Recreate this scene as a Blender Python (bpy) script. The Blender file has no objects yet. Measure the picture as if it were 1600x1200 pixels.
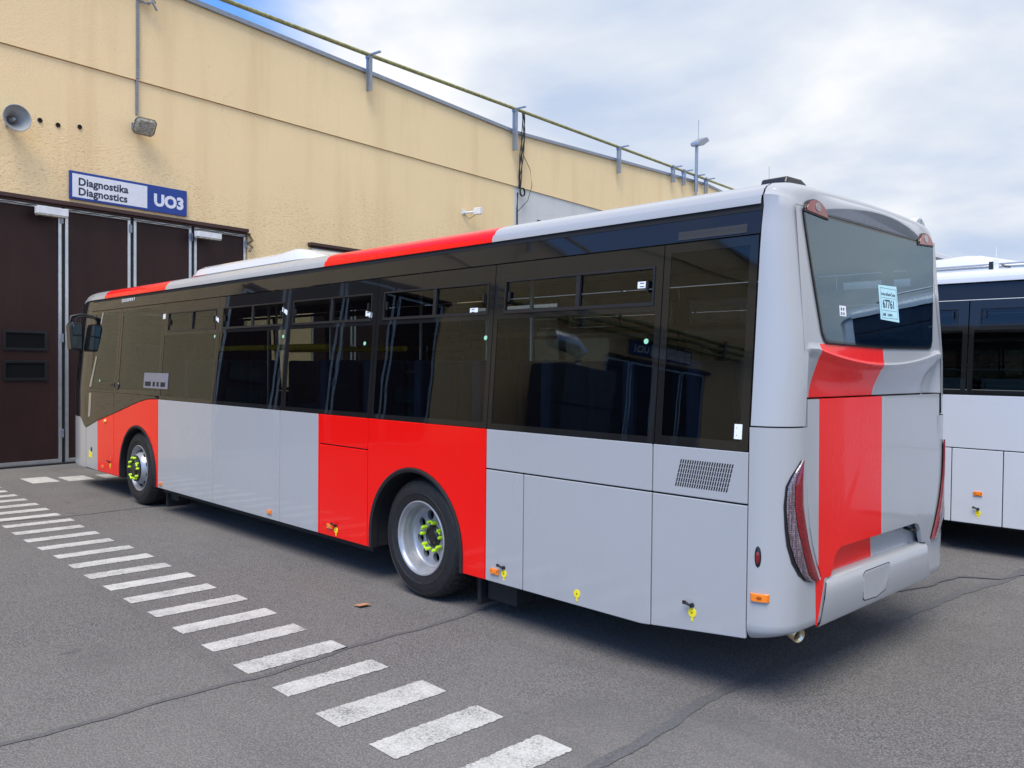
import bpy, bmesh, math, random
from math import sin, cos, pi, radians, sqrt
from mathutils import Vector, Matrix, geometry
random.seed(7)
SC = bpy.context.scene
COL = SC.collection

# ------------------------------------------------------------------ camera
cam_d = bpy.data.cameras.new('camera'); cam = bpy.data.objects.new('camera', cam_d); COL.objects.link(cam)
cr, cu, cf = Vector((0.69479, 0.71915, 0.00958)), Vector((-0.02223, 0.00817, 0.99972)), Vector((-0.71887, 0.6948, -0.02167))
M = Matrix((cr, cu, -cf)).transposed().to_4x4(); M.translation = Vector((2.1981, -4.2538, 1.9383))
cam.matrix_world = M
cam_d.sensor_width = 36; cam_d.lens = 29.624; cam_d.clip_start = .05; cam_d.clip_end = 3000
SC.camera = cam

# ------------------------------------------------------------------ sky and sun
SUN_EL, SUN_AZ = radians(60), radians(-60)          # azimuth measured from +x towards +y
W = bpy.data.worlds.new('World'); SC.world = W; W.use_nodes = True
nt = W.node_tree; N = nt.nodes; L = nt.links
for n in list(N): N.remove(n)
def nd(t, **k):
    n = N.new(t)
    for a, v in k.items(): setattr(n, a, v)
    return n
out = nd('ShaderNodeOutputWorld'); bg = nd('ShaderNodeBackground'); bg.inputs['Strength'].default_value = .1
sky = nd('ShaderNodeTexSky', sky_type='NISHITA', sun_disc=False, sun_elevation=SUN_EL, sun_rotation=pi/2 - SUN_AZ)
tc = nd('ShaderNodeTexCoord'); sep = nd('ShaderNodeSeparateXYZ')
L.new(tc.outputs['Generated'], sep.inputs[0])
def mth(op, a, b=None, c=None):
    n = nd('ShaderNodeMath', operation=op)
    for i, v in enumerate((a, b, c)):
        if v is None: continue
        if isinstance(v, (int, float)): n.inputs[i].default_value = v
        else: L.new(v, n.inputs[i])
    return n.outputs[0]
zz = mth('ADD', mth('MAXIMUM', sep.outputs[2], 0), .22)
comb = nd('ShaderNodeCombineXYZ')
L.new(mth('DIVIDE', sep.outputs[0], zz), comb.inputs[0]); L.new(mth('DIVIDE', sep.outputs[1], zz), comb.inputs[1])
def noise(scale, det, rough, vec, dist=0):
    n = nd('ShaderNodeTexNoise'); n.inputs['Scale'].default_value = scale; n.inputs['Detail'].default_value = det
    n.inputs['Roughness'].default_value = rough; n.inputs['Distortion'].default_value = dist
    L.new(vec, n.inputs['Vector']); return n.outputs['Fac']
def ramp(fac, stops):
    r = nd('ShaderNodeValToRGB'); e = r.color_ramp.elements
    while len(e) < len(stops): e.new(.5)
    for i, (p, c) in enumerate(stops): e[i].position = p; e[i].color = (*c, 1)
    L.new(fac, r.inputs[0]); return r.outputs[0]
n1 = noise(.8, 6, .5, comb.outputs[0], .2); n2 = noise(1.5, 6, .5, comb.outputs[0], .2)
# clear patches of blue between the clouds
dotn = nd('ShaderNodeVectorMath', operation='DOT_PRODUCT'); L.new(tc.outputs['Generated'], dotn.inputs[0])
dotn.inputs[1].default_value = Vector((-.835, .41, .385)).normalized()
gap = mth('MULTIPLY', mth('SMOOTH_MAX', mth('MULTIPLY', mth('SUBTRACT', dotn.outputs['Value'], .972), 28), 0, .1), 1)
cov = mth('SUBTRACT', mth('ADD', n1, mth('MULTIPLY', n2, .35)), mth('MULTIPLY', gap, .48))
south = mth('MINIMUM', mth('MAXIMUM', mth('MULTIPLY', mth('SUBTRACT', mth('MULTIPLY', sep.outputs[1], -1), -.02), 1.1), 0), .40)   # sky clears behind the camera
cov = mth('SUBTRACT', cov, south)
cloud_fac = ramp(cov, [(.34, (0, 0, 0)), (.50, (1, 1, 1))])
dot2 = nd('ShaderNodeVectorMath', operation='DOT_PRODUCT'); L.new(tc.outputs['Generated'], dot2.inputs[0]); dot2.inputs[1].default_value = Vector((-.33, .89, .27)).normalized()
thin = mth('MULTIPLY', mth('MAXIMUM', mth('SUBTRACT', dot2.outputs['Value'], .90), 0), .55)
CLOUD = ramp(mth('SUBTRACT', n2, thin), [(.35, (.62, .74, .96)), (.48, (.84, .91, 1.03)), (.62, (1.14, 1.15, 1.17))])
cl = nd('ShaderNodeVectorMath', operation='SCALE'); L.new(CLOUD, cl.inputs[0]); cl.inputs['Scale'].default_value = 4.1
sk = nd('ShaderNodeVectorMath', operation='MULTIPLY'); L.new(sky.outputs[0], sk.inputs[0]); sk.inputs[1].default_value = (.55, .88, 1.40)
mix = nd('ShaderNodeMix', data_type='RGBA'); L.new(cloud_fac, mix.inputs['Factor'])
L.new(sk.outputs[0], mix.inputs['A']); L.new(cl.outputs[0], mix.inputs['B'])
L.new(mix.outputs['Result'], bg.inputs['Color']); L.new(bg.outputs[0], out.inputs[0])

sd = bpy.data.lights.new('sun', 'SUN'); sun = bpy.data.objects.new('sun', sd); COL.objects.link(sun)
sd.energy = 1.9; sd.angle = radians(36); sd.color = (1, .91, .78)
sdir = Vector((cos(SUN_EL)*cos(SUN_AZ), cos(SUN_EL)*sin(SUN_AZ), sin(SUN_EL)))
sun.rotation_euler = sdir.to_track_quat('Z', 'Y').to_euler(); sun.location = sdir*60
vs = SC.view_settings; vs.view_transform = 'Standard'; vs.look = 'None'; vs.exposure = 1.12; vs.gamma = 1; vs.use_curve_mapping = False
SC.cycles.max_bounces = 8; SC.cycles.transparent_max_bounces = 16; SC.cycles.glossy_bounces = 4
SC.cycles.use_denoising = True

# ------------------------------------------------------------------ materials
MATS = {}
class NT:
    """small node helper for one material"""
    def __init__(s, name):
        s.m = bpy.data.materials.new(name); s.m.use_nodes = True; s.t = s.m.node_tree
        s.b = s.t.nodes['Principled BSDF']; s.o = s.t.nodes['Material Output']; MATS[name] = s.m
    def n(s, t, **k):
        x = s.t.nodes.new(t)
        for a, v in k.items():
            if a in x.inputs.keys() if hasattr(x.inputs, 'keys') else False: x.inputs[a].default_value = v
            else: setattr(x, a, v)
        return x
    def link(s, a, b): s.t.links.new(a, b)
    def coord(s, scale=(1, 1, 1), rot=(0, 0, 0)):
        c = s.n('ShaderNodeTexCoord'); m = s.n('ShaderNodeMapping'); m.inputs['Scale'].default_value = scale; m.inputs['Rotation'].default_value = rot
        s.link(c.outputs['Object'], m.inputs[0]); return m.outputs[0]
    def noise(s, scale, det=4, rough=.5, vec=None, dist=0):
        n = s.n('ShaderNodeTexNoise'); n.inputs['Scale'].default_value = scale; n.inputs['Detail'].default_value = det
        n.inputs['Roughness'].default_value = rough; n.inputs['Distortion'].default_value = dist
        s.link(vec if vec is not None else s.coord(), n.inputs['Vector']); return n.outputs['Fac']
    def ramp(s, fac, stops):
        r = s.n('ShaderNodeValToRGB'); e = r.color_ramp.elements
        while len(e) < len(stops): e.new(.5)
        for i, (p, c) in enumerate(stops): e[i].position = p; e[i].color = (*c, 1) if not isinstance(c, (int, float)) else (c, c, c, 1)
        s.link(fac, r.inputs[0]); return r.outputs[0]
    def mix(s, f, a, b, blend='MIX'):
        x = s.n('ShaderNodeMix', data_type='RGBA', blend_type=blend)
        for i, v in (('Factor', f), ('A', a), ('B', b)):
            if isinstance(v, (int, float)): x.inputs[i].default_value = v
            elif isinstance(v, tuple): x.inputs[i].default_value = (*v, 1)
            else: s.link(v, x.inputs[i])
        return x.outputs['Result']
    def bump(s, h, st=.3, dist=.01):
        b = s.n('ShaderNodeBump'); b.inputs['Strength'].default_value = st; b.inputs['Distance'].default_value = dist
        s.link(h, b.inputs['Height']); s.link(b.outputs[0], s.b.inputs['Normal']); return b
    def set(s, **k):
        for a, v in k.items():
            a = a.replace('_', ' ')
            if hasattr(v, 'is_output'): s.link(v, s.b.inputs[a])
            elif isinstance(v, tuple): s.b.inputs[a].default_value = (*v, 1)
            else: s.b.inputs[a].default_value = v
        return s

def plain(name, col, rough=.5, metal=0, coat=0, var=.08, scale=9, spec=.5):
    t = NT(name)
    f = t.noise(scale, 5, .6)
    lo = tuple(c*(1-var) for c in col); hi = tuple(min(1, c*(1+var)) for c in col)
    t.set(Base_Color=t.ramp(f, [(.35, lo), (.65, hi)]), Roughness=rough, Metallic=metal)
    t.b.inputs['Coat Weight'].default_value = coat; t.b.inputs['Coat Roughness'].default_value = .04
    t.b.inputs['Specular IOR Level'].default_value = spec
    return t.m

def paint(name, col, dirt=.12, rough=.22, coat=.6):
    t = NT(name)
    f = t.noise(1.3, 6, .6, t.coord((1, 1, .35))); g = t.noise(160, 2, .5)
    c = t.mix(t.ramp(f, [(.40, 0.0), (.75, dirt)]), col, tuple(x*.72+.03 for x in col))
    sp = t.ramp(g, [(.70, 0.0), (.78, .25)])
    c = t.mix(sp, c, tuple(x*.6 for x in col))
    cz = t.n('ShaderNodeTexCoord'); sz = t.n('ShaderNodeSeparateXYZ'); t.link(cz.outputs['Object'], sz.inputs[0])   # road dust thrown up along the skirt
    mr = t.n('ShaderNodeMapRange'); t.link(sz.outputs[2], mr.inputs[0]); mr.inputs[1].default_value = .85; mr.inputs[2].default_value = .30
    du = t.n('ShaderNodeMath', operation='MULTIPLY'); t.link(mr.outputs[0], du.inputs[0]); t.link(t.ramp(t.noise(5, 6, .7), [(.35, .05), (.7, .5)]), du.inputs[1])
    du2 = t.n('ShaderNodeMath', operation='MULTIPLY'); t.link(du.outputs[0], du2.inputs[0]); du2.inputs[1].default_value = dirt*3
    c = t.mix(du2.outputs[0], c, (.24, .22, .20))
    t.set(Base_Color=c, Roughness=t.ramp(f, [(.3, rough*.75), (.8, rough*1.5)]))
    t.b.inputs['Coat Weight'].default_value = coat; t.b.inputs['Coat Roughness'].default_value = .03; t.b.inputs['Specular IOR Level'].default_value = .2
    # orange-peel and faint panel waviness of sheet metal
    w = t.noise(1.1, 2, .5, t.coord((1, 1, .6)))
    b = t.bump(w, .11, .05); t.link(b.outputs[0], t.b.inputs['Coat Normal'])
    return t.m

GREY = paint('bus_grey_paint', (.38, .388, .395)); RED = paint('bus_red_paint', (.86, .004, .003), .02, .22, .3)
WHITE = paint('bus_white_paint', (.58, .60, .62), .08)
def gloss_black(name, col=(.012, .012, .012), wav=.015):
    t = NT(name); t.set(Base_Color=col, Roughness=.03); t.b.inputs['Specular IOR Level'].default_value = .42; t.b.inputs['Specular Tint'].default_value = (.86, .94, 1, 1)
    w = t.noise(1.8, 2, .5); t.bump(w, wav, .05); return t.m
FRIT = gloss_black('black_glass_border')
def glass(name, tint, ior=1.5, wav=.05, refl=(1, 1, 1)):
    t = NT(name); t.t.nodes.remove(t.b)
    tr = t.n('ShaderNodeBsdfTransparent'); tr.inputs[0].default_value = (*tint, 1)
    gl = t.n('ShaderNodeBsdfGlossy'); gl.inputs['Roughness'].default_value = .012; gl.inputs[0].default_value = (*refl, 1)
    fr = t.n('ShaderNodeFresnel'); fr.inputs[0].default_value = ior
    w = t.noise(1.5, 2, .5); bp = t.n('ShaderNodeBump'); bp.inputs['Strength'].default_value = wav; bp.inputs['Distance'].default_value = .05
    t.link(w, bp.inputs['Height']); t.link(bp.outputs[0], gl.inputs['Normal']); t.link(bp.outputs[0], fr.inputs['Normal'])
    # fresnel of an outward face only: use the geometry's facing on both sides
    mx = t.n('ShaderNodeMixShader'); t.link(fr.outputs[0], mx.inputs[0]); t.link(tr.outputs[0], mx.inputs[1]); t.link(gl.outputs[0], mx.inputs[2])
    t.link(mx.outputs[0], t.o.inputs[0]); return t.m
TINT = glass('tinted_glass', (.42, .44, .42), 1.47, .02, (.84, .93, 1.0)); REARG = glass('rear_glass', (.17, .25, .32), 2.3, .02, (.66, .86, 1.0)); CLEAR = glass('clear_glass', (.8, .85, .82))
MATTE = plain('black_rubber', (.009, .009, .010), .7); DARK = plain('dark_underbody', (.012, .012, .013), .8)
MESHG = None
INTER = plain('interior_trim', (.10, .105, .115), .6); SEATC = plain('seat_fabric', (.05, .07, .13), .85)
YEL = plain('yellow_handrail', (.85, .55, .02), .4); NUTY = plain('yellow_plastic', (.50, .78, .02), .5, var=.1)
LABEL = plain('white_label', (.82, .84, .86), .5, var=.03); TAGY = plain('yellow_tag', (.85, .70, .02), .5, var=.03)
ORANGE = plain('amber_lens', (.90, .22, .01), .12, coat=1); CHROME = plain('chrome', (.7, .7, .7), .15, 1)
GREENT = plain('green_sticker', (.35, .75, .5), .5, var=.03); BLACKP = plain('black_plastic', (.012, .012, .014), .35)
ALU = plain('aluminium', (.62, .64, .66), .35, .9); GALV = plain('galvanised_steel', (.30, .33, .38), .45, .7)
INK = plain('dark_ink', (.02, .03, .06), .6, var=.02); PAPER = plain('pale_blue_paper', (.50, .80, .86), .7, var=.03)
REDL = plain('red_lens', (.20, .008, .014), .14, coat=.5, var=.3, scale=60)
BRASS = plain('exhaust_metal', (.62, .50, .33), .3, .9, var=.2)
WIRE = plain('cable_black', (.015, .015, .017), .6)

def lens_mat():
    t = NT('clear_led_lens'); v = t.n('ShaderNodeTexVoronoi'); v.inputs['Scale'].default_value = 85; v.inputs['Randomness'].default_value = .35
    t.link(t.coord(), v.inputs['Vector'])
    t.set(Base_Color=t.ramp(v.outputs['Distance'], [(.1, (.05, .03, .04)), (.45, (.10, .06, .075)), (.7, (.24, .19, .21))]), Roughness=.12)
    t.b.inputs['Coat Weight'].default_value = 1; return t.m
LENS = lens_mat()
def tyre_mat():
    t = NT('tyre_rubber'); f = t.noise(28, 5, .6)
    t.set(Base_Color=t.ramp(f, [(.35, (.005, .0055, .0065)), (.7, (.015, .016, .018))]), Roughness=.62)
    t.bump(t.noise(90, 3, .6), .15, .003); return t.m
TYRE = tyre_mat(); RIMM = plain('silver_wheel_paint', (.36, .37, .39), .36, .5, var=.12)
def perf_mat(name):
    t = NT(name); v = t.n('ShaderNodeTexVoronoi'); v.inputs['Scale'].default_value = 75; v.inputs['Randomness'].default_value = 0
    t.link(t.coord(), v.inputs['Vector']); t.set(Base_Color=t.ramp(v.outputs['Distance'], [(.2, (.004,)*3), (.4, (.03,)*3)]), Roughness=.6); return t.m
PERF = perf_mat('perforated_grille')

def asphalt():
    t = NT('asphalt'); co = t.coord()
    big = t.noise(.16, 5, .6, co); mid = t.noise(1.1, 5, .65, co); med = t.noise(7, 5, .7, co); fine = t.noise(95, 3, .7, co); grit = t.n('ShaderNodeTexVoronoi'); grit.inputs['Scale'].default_value = 85
    t.link(co, grit.inputs['Vector'])
    c = t.ramp(fine, [(.30, (.098, .094, .090)), (.52, (.182, .176, .171)), (.72, (.315, .306, .298))])
    c = t.mix(t.ramp(grit.outputs['Distance'], [(.0, 0.0), (.38, 0.0), (.62, .75)]), c, (.065, .063, .061))
    c = t.mix(t.ramp(mid, [(.35, .0), (.7, .32)]), c, (.15, .143, .138))
    c = t.mix(t.ramp(med, [(.62, .0), (.75, .25)]), c, (.24, .225, .205))
    c = t.mix(t.ramp(big, [(.45, .0), (.62, .4)]), c, (.21, .20, .19))
    st = t.noise(.45, 3, .6, t.coord((1, 1, 1), (0, 0, 1.1))); sp = t.noise(2.3, 3, .5, co, .6)   # oil drips and rubbed tyre traces
    c = t.mix(t.ramp(st, [(.56, 0.0), (.70, .42)]), c, (.085, .083, .082)); c = t.mix(t.ramp(sp, [(.70, 0.0), (.76, .5)]), c, (.07, .068, .068))
    tr = t.noise(1.2, 4, .6, t.coord((.10, 1.5, 1), (0, 0, .12))); c = t.mix(t.ramp(tr, [(.54, 0.0), (.68, .38)]), c, (.095, .092, .09))
    t.set(Base_Color=c, Roughness=.9, Specular_IOR_Level=.3)
    h = t.n('ShaderNodeMath', operation='ADD'); t.link(fine, h.inputs[0]); t.link(grit.outputs['Distance'], h.inputs[1])
    t.bump(h.outputs[0], .8, .006); return t.m
ASPH = asphalt()
def tar():
    t = NT('tar_seam'); f = t.noise(60, 4, .7)
    t.set(Base_Color=t.ramp(f, [(.3, (.06, .06, .063)), (.7, (.13, .13, .135))]), Roughness=.75); t.bump(f, .5, .005); return t.m
TAR = tar()
def roadpaint():
    t = NT('worn_road_paint'); co = t.coord(); fine = t.noise(75, 4, .75, co); mid = t.noise(5, 4, .6, co)
    f = t.n('ShaderNodeMath', operation='MULTIPLY_ADD'); t.link(mid, f.inputs[0]); f.inputs[1].default_value = .45
    wear = t.noise(.9, 4, .6, co); wr = t.n('ShaderNodeMath', operation='MULTIPLY_ADD'); t.link(wear, wr.inputs[0]); wr.inputs[1].default_value = .30; t.link(fine, wr.inputs[2])
    t.link(wr.outputs[0], f.inputs[2])
    c = t.ramp(f.outputs[0], [(.68, (.13, .13, .13)), (.80, (.35, .35, .335)), (1.0, (.52, .52, .50))])
    t.set(Base_Color=c, Roughness=.8); t.bump(fine, .6, .005); return t.m
ROADP = roadpaint()
def stucco(name, col, dark, rough_bottom=True):
    t = NT(name); co = t.coord()
    big = t.noise(.35, 6, .6, co); streak = t.noise(1.1, 5, .6, t.coord((1, 1.2, .12))); fine = t.noise(38, 5, .7, co); med = t.noise(5, 5, .6, co)
    c = t.mix(t.ramp(big, [(.35, 0.0), (.7, .45)]), col, tuple(x*.90 for x in col))
    c = t.mix(t.ramp(streak, [(.5, 0.0), (.8, .42)]), c, dark)
    c = t.mix(t.ramp(fine, [(.62, 0.0), (.80, .30)]), c, tuple(x*.65 for x in col))
    c = t.mix(t.ramp(med, [(.66, 0.0), (.80, .35)]), c, dark)
    # older, coarser render with dirt low on the wall, in patches
    cz = t.n('ShaderNodeSeparateXYZ'); tcx = t.n('ShaderNodeTexCoord'); t.link(tcx.outputs['Object'], cz.inputs[0])
    patch = t.n('ShaderNodeMath', operation='MULTIPLY_ADD'); t.link(cz.outputs[2], patch.inputs[0]); patch.inputs[1].default_value = -.30; t.link(t.noise(.55, 3, .5, co), patch.inputs[2])
    pm = t.ramp(patch.outputs[0], [(0, 0.0), (1, 1.0)])
    pr = t.n('ShaderNodeMapRange'); t.link(patch.outputs[0], pr.inputs[0]); pr.inputs[1].default_value = -1.42; pr.inputs[2].default_value = -1.15
    c = t.mix(t.n('ShaderNodeMath', operation='MULTIPLY').outputs[0], c, dark) if False else c
    vd = t.n('ShaderNodeTexVoronoi'); vd.feature = 'DISTANCE_TO_EDGE'; vd.inputs['Scale'].default_value = .55
    wob = t.n('ShaderNodeVectorMath', operation='ADD'); wn = t.n('ShaderNodeTexNoise'); wn.inputs['Scale'].default_value = 2.5; wn.inputs['Detail'].default_value = 6
    t.link(co, wn.inputs['Vector']); sc_ = t.n('ShaderNodeVectorMath', operation='SCALE'); t.link(wn.outputs['Color'], sc_.inputs[0]); sc_.inputs['Scale'].default_value = .7
    t.link(co, wob.inputs[0]); t.link(sc_.outputs[0], wob.inputs[1]); t.link(wob.outputs[0], vd.inputs['Vector'])
    ck = t.n('ShaderNodeMath', operation='MULTIPLY'); t.link(t.ramp(vd.outputs['Distance'], [(.0, .35), (.004, 0.0)]), ck.inputs[0]); t.link(t.ramp(t.noise(.4, 3, .6, co), [(.56, 0.0), (.66, 1.0)]), ck.inputs[1])
    c = t.mix(ck.outputs[0], c, tuple(x*.45 for x in dark))
    worm = t.noise(16, 3, .55, t.coord((1, 1, 1.6)), .8)
    wm = t.n('ShaderNodeMath', operation='MULTIPLY'); t.link(t.ramp(worm, [(.52, 0.0), (.68, .42)]), wm.inputs[0]); t.link(pr.outputs[0], wm.inputs[1])
    c = t.mix(wm.outputs[0], c, dark)
    t.set(Base_Color=c, Roughness=.92, Specular_IOR_Level=.2)
    h = t.n('ShaderNodeMath', operation='MULTIPLY_ADD'); t.link(wm.outputs[0], h.inputs[0]); h.inputs[1].default_value = -1.4; t.link(fine, h.inputs[2])
    t.bump(h.outputs[0], .55, .02); return t.m
STUC = stucco('yellow_stucco', (.93, .71, .40), (.64, .43, .21)); WSTUC = stucco('white_plaster', (.66, .66, .63), (.42, .42, .40))
def gate_mat():
    t = NT('brown_gate_sheet'); f = t.noise(2.2, 6, .65, t.coord((1, 1, .3))); g = t.noise(14, 5, .7)
    c = t.ramp(f, [(.3, (.022, .008, .0075)), (.7, (.036, .014, .012))]); c = t.mix(t.ramp(g, [(.66, 0.0), (.76, .3)]), c, (.07, .04, .035))
    t.b.inputs['Specular IOR Level'].default_value = .3; t.set(Base_Color=c, Roughness=.5); t.bump(t.noise(1.2, 3, .5), .08, .03); return t.m
GATE = gate_mat()
SIGNB = plain('sign_blue', (.006, .045, .27), .35, var=.05); SIGNW = plain('sign_white', (.72, .74, .80), .4, var=.04)
BROWN = plain('brown_flashing', (.05, .02, .018), .5); LAMPW = plain('white_enamel', (.72, .73, .75), .4); LGLASS = plain('dusty_lamp_glass', (.36, .34, .27), .25, var=.4, scale=20)
OLIVE = plain('weathered_pipe', (.26, .25, .10), .7, var=.3); PAVE = plain('horn_grey', (.34, .36, .36), .5)
CARD = plain('cardboard', (.45, .22, .12), .8); CONC = plain('pale_cladding', (.48, .49, .5), .7)

# ------------------------------------------------------------------ mesh helper
class MB:
    def __init__(s): s.v = []; s.f = []; s.mi = []; s.cur = 0
    def add(s, vs, fs, mi=None):
        b = len(s.v); s.v += [tuple(p) for p in vs]; s.f += [tuple(i+b for i in f) for f in fs]
        s.mi += [s.cur if mi is None else mi]*len(fs); return s
    def box(s, x0, x1, y0, y1, z0, z1, mi=None):
        v = [(x, y, z) for x in (x0, x1) for y in (y0, y1) for z in (z0, z1)]
        return s.add(v, [(0, 1, 3, 2), (4, 6, 7, 5), (0, 4, 5, 1), (2, 3, 7, 6), (0, 2, 6, 4), (1, 5, 7, 3)], mi)
    def tube(s, path, r, seg=8, caps=True, mi=None):
        path = [Vector(p) for p in path]; rings = []
        for i, p in enumerate(path):
            d = (path[min(i+1, len(path)-1)] - path[max(i-1, 0)]).normalized()
            a = d.cross(Vector((0, 0, 1)));
            if a.length < 1e-3: a = d.cross(Vector((0, 1, 0)))
            a.normalize(); b = d.cross(a); rr = r[i] if isinstance(r, (list, tuple)) else r
            rings.append([p + a*rr*cos(2*pi*k/seg) + b*rr*sin(2*pi*k/seg) for k in range(seg)])
        vs = [q for R in rings for q in R]; fs = []
        for i in range(len(path)-1):
            for k in range(seg): fs.append((i*seg+k, i*seg+(k+1) % seg, (i+1)*seg+(k+1) % seg, (i+1)*seg+k))
        if caps: fs += [tuple(range(seg))[::-1], tuple(range((len(path)-1)*seg, len(path)*seg))]
        return s.add(vs, fs, mi)
    def lathe(s, prof, c, axis='y', seg=48, mi=None, rmod=None, close=False):
        """prof: (radius, offset along axis) pairs"""
        vs = []; n = len(prof)
        for k in range(seg):
            a = 2*pi*k/seg
            for j, (r, h) in enumerate(prof):
                if rmod: r = r + rmod(j, k)
                p = {'y': (r*cos(a), h, r*sin(a)), 'x': (h, r*cos(a), r*sin(a)), 'z': (r*cos(a), r*sin(a), h)}[axis]
                vs.append((c[0]+p[0], c[1]+p[1], c[2]+p[2]))
        fs = [(k*n+j, k*n+j+1, ((k+1) % seg)*n+j+1, ((k+1) % seg)*n+j) for k in range(seg) for j in range(n-1)]
        if close: fs += [(k*n+n-1, k*n, ((k+1) % seg)*n, ((k+1) % seg)*n+n-1) for k in range(seg)]
        return s.add(vs, fs, mi)
    def prism(s, outline, f0, f1, mi=None, sidemi=None):
        """outline: 2D points; f0/f1 map (a,b) to 3D front / back"""
        n = len(outline); vs = [f0(a, b) for a, b in outline] + [f1(a, b) for a, b in outline]
        s.add(vs, [tuple(range(n)), tuple(range(2*n-1, n-1, -1))], mi)
        b = len(s.v) - 2*n
        s.f += [(b+i, b+n+i, b+n+(i+1) % n, b+(i+1) % n) for i in range(n)]; s.mi += [(sidemi if sidemi is not None else (s.cur if mi is None else mi))]*n
        return s
    def grid(s, P, mi=None):
        """P[i][j] grid of points"""
        r, c = len(P), len(P[0]); vs = [p for row in P for p in row]
        fs = [(i*c+j, i*c+j+1, (i+1)*c+j+1, (i+1)*c+j) for i in range(r-1) for j in range(c-1)]
        if callable(mi):
            b = len(s.v); s.add(vs, fs, 0)
            for q, f in enumerate(fs):
                ctr = [sum(vs[i][k] for i in f)/4 for k in range(3)]; s.mi[len(s.mi)-len(fs)+q] = mi(ctr)
            return s
        return s.add(vs, fs, mi)
    def build(s, name, mats, parent=None, smooth=False, bevel=0, fix=True, solid=0, angle=40):
        me = bpy.data.meshes.new(name); me.from_pydata(s.v, [], s.f); mats = mats if isinstance(mats, (list, tuple)) else [mats]
        for m in mats: me.materials.append(m)
        for p, i in zip(me.polygons, s.mi): p.material_index = min(i, len(mats)-1)
        if fix:
            bm = bmesh.new(); bm.from_mesh(me); bmesh.ops.recalc_face_normals(bm, faces=bm.faces); bm.to_mesh(me); bm.free()
        if smooth:
            for p in me.polygons: p.use_smooth = True
            try: me.set_sharp_from_angle(angle=radians(angle))
            except Exception: pass
        o = bpy.data.objects.new(name, me); COL.objects.link(o)
        if solid: k = o.modifiers.new('solid', 'SOLIDIFY'); k.thickness = solid; k.offset = -1
        if bevel: k = o.modifiers.new('bevel', 'BEVEL'); k.width = bevel; k.segments = 2; k.limit_method = 'ANGLE'; k.angle_limit = radians(35)
        if parent is not None: attach(o, parent)
        return o
OFF = {}
def attach(o, parent):
    o.parent = parent
    r = parent
    while r.parent: r = r.parent
    if parent.parent is None: o.location = -Vector(OFF.get(r.name, (0, 0, 0)))
def tag(o, label=None, cat=None, group=None, kind=None):
    for k, v in (('label', label), ('category', cat), ('group', group), ('kind', kind)):
        if v: o[k] = v
    return o
def empty(name, loc, off=None, rz=0, label=None, cat=None, group=None):
    o = bpy.data.objects.new(name, None); COL.objects.link(o); o.location = loc; o.rotation_euler = (0, 0, rz); o.empty_display_size = .2
    OFF[o.name] = off if off is not None else (0, 0, 0); return tag(o, label, cat, group)
def copy_tree(o, parent=None):
    c = o.copy(); COL.objects.link(c)
    if parent is not None: c.parent = parent
    for ch in list(o.children): copy_tree(ch, c)
    return c
def text(body, size, origin, right, up, depth=.003, mats=None, name='lettering', parent=None, align='LEFT', bold=0, space=1):
    cu_ = bpy.data.curves.new('text', 'FONT'); cu_.body = body; cu_.size = size; cu_.align_x = align; cu_.offset = bold; cu_.space_character = space
    cu_.extrude = depth/2; cu_.resolution_u = 3
    ob = bpy.data.objects.new('text', cu_); COL.objects.link(ob); dg = bpy.context.evaluated_depsgraph_get(); dg.update()
    me = bpy.data.meshes.new_from_object(ob.evaluated_get(dg)); bpy.data.objects.remove(ob)
    r, u = Vector(right).normalized(), Vector(up).normalized(); n = r.cross(u)
    for v in me.vertices: c = v.co.copy(); v.co = Vector(origin) + r*c.x + u*c.y + n*c.z
    me.materials.clear(); me.materials.append(mats); me.name = name
    o = bpy.data.objects.new(name, me); COL.objects.link(o)
    if parent is not None: attach(o, parent)
    return o

# ------------------------------------------------------------------ ground
g = MB(); g.grid([[(-500+i*50, -500+j*50, 0) for j in range(21)] for i in range(21)])
tag(g.build('asphalt_yard', ASPH, fix=False), kind='structure')
def strip(pts, w, z, name, m):
    P = []
    pts = [Vector((*p, 0)) for p in pts]; fine = []
    for a, b in zip(pts, pts[1:]):
        n = max(1, int((b-a).length/.06))
        fine += [a + (b-a)*i/n for i in range(n)]
    fine.append(pts[-1])
    for i, p in enumerate(fine):
        d = (fine[min(i+1, len(fine)-1)]-fine[max(i-1, 0)]).normalized(); nrm = Vector((-d.y, d.x, 0))
        wob = .012*sin(i*.31)+.008*sin(i*.9+1)
        a = w/2*(1+.25*random.uniform(-1, 1)); b = w/2*(1+.25*random.uniform(-1, 1))
        P.append([tuple(p + nrm*(a+wob) + Vector((0, 0, z))), tuple(p - nrm*(b-wob) + Vector((0, 0, z)))])
    m_ = MB(); m_.grid(P); return tag(m_.build(name, m, fix=False), kind='structure')
strip([(-.38, -1.6), (-.40, -1.14), (-.50, -.06), (-.49, .9), (-.41, 1.3), (-.38, 2.4), (-.34, 3.35), (-.2, 4.4), (-.1, 7)], .075, .004, 'tar_seam', TAR)
strip([(-2.60, -5.0), (-2.61, -3.1), (-2.60, -1.75), (-2.67, -1.0), (-2.70, -.15), (-2.75, .3), (-2.7, 1.5)], .045, .004, 'tar_seam', TAR)
strip([(-.95, 2.6), (-.62, 3.6), (-.53, 4.2), (-.25, 4.42), (-.12, 4.9)], .05, .008, 'tar_seam', TAR)
strip([(-9.5, -3.0), (-9.2, -1.0), (-9.25, .3)], .03, .004, 'tar_seam', TAR)

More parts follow.
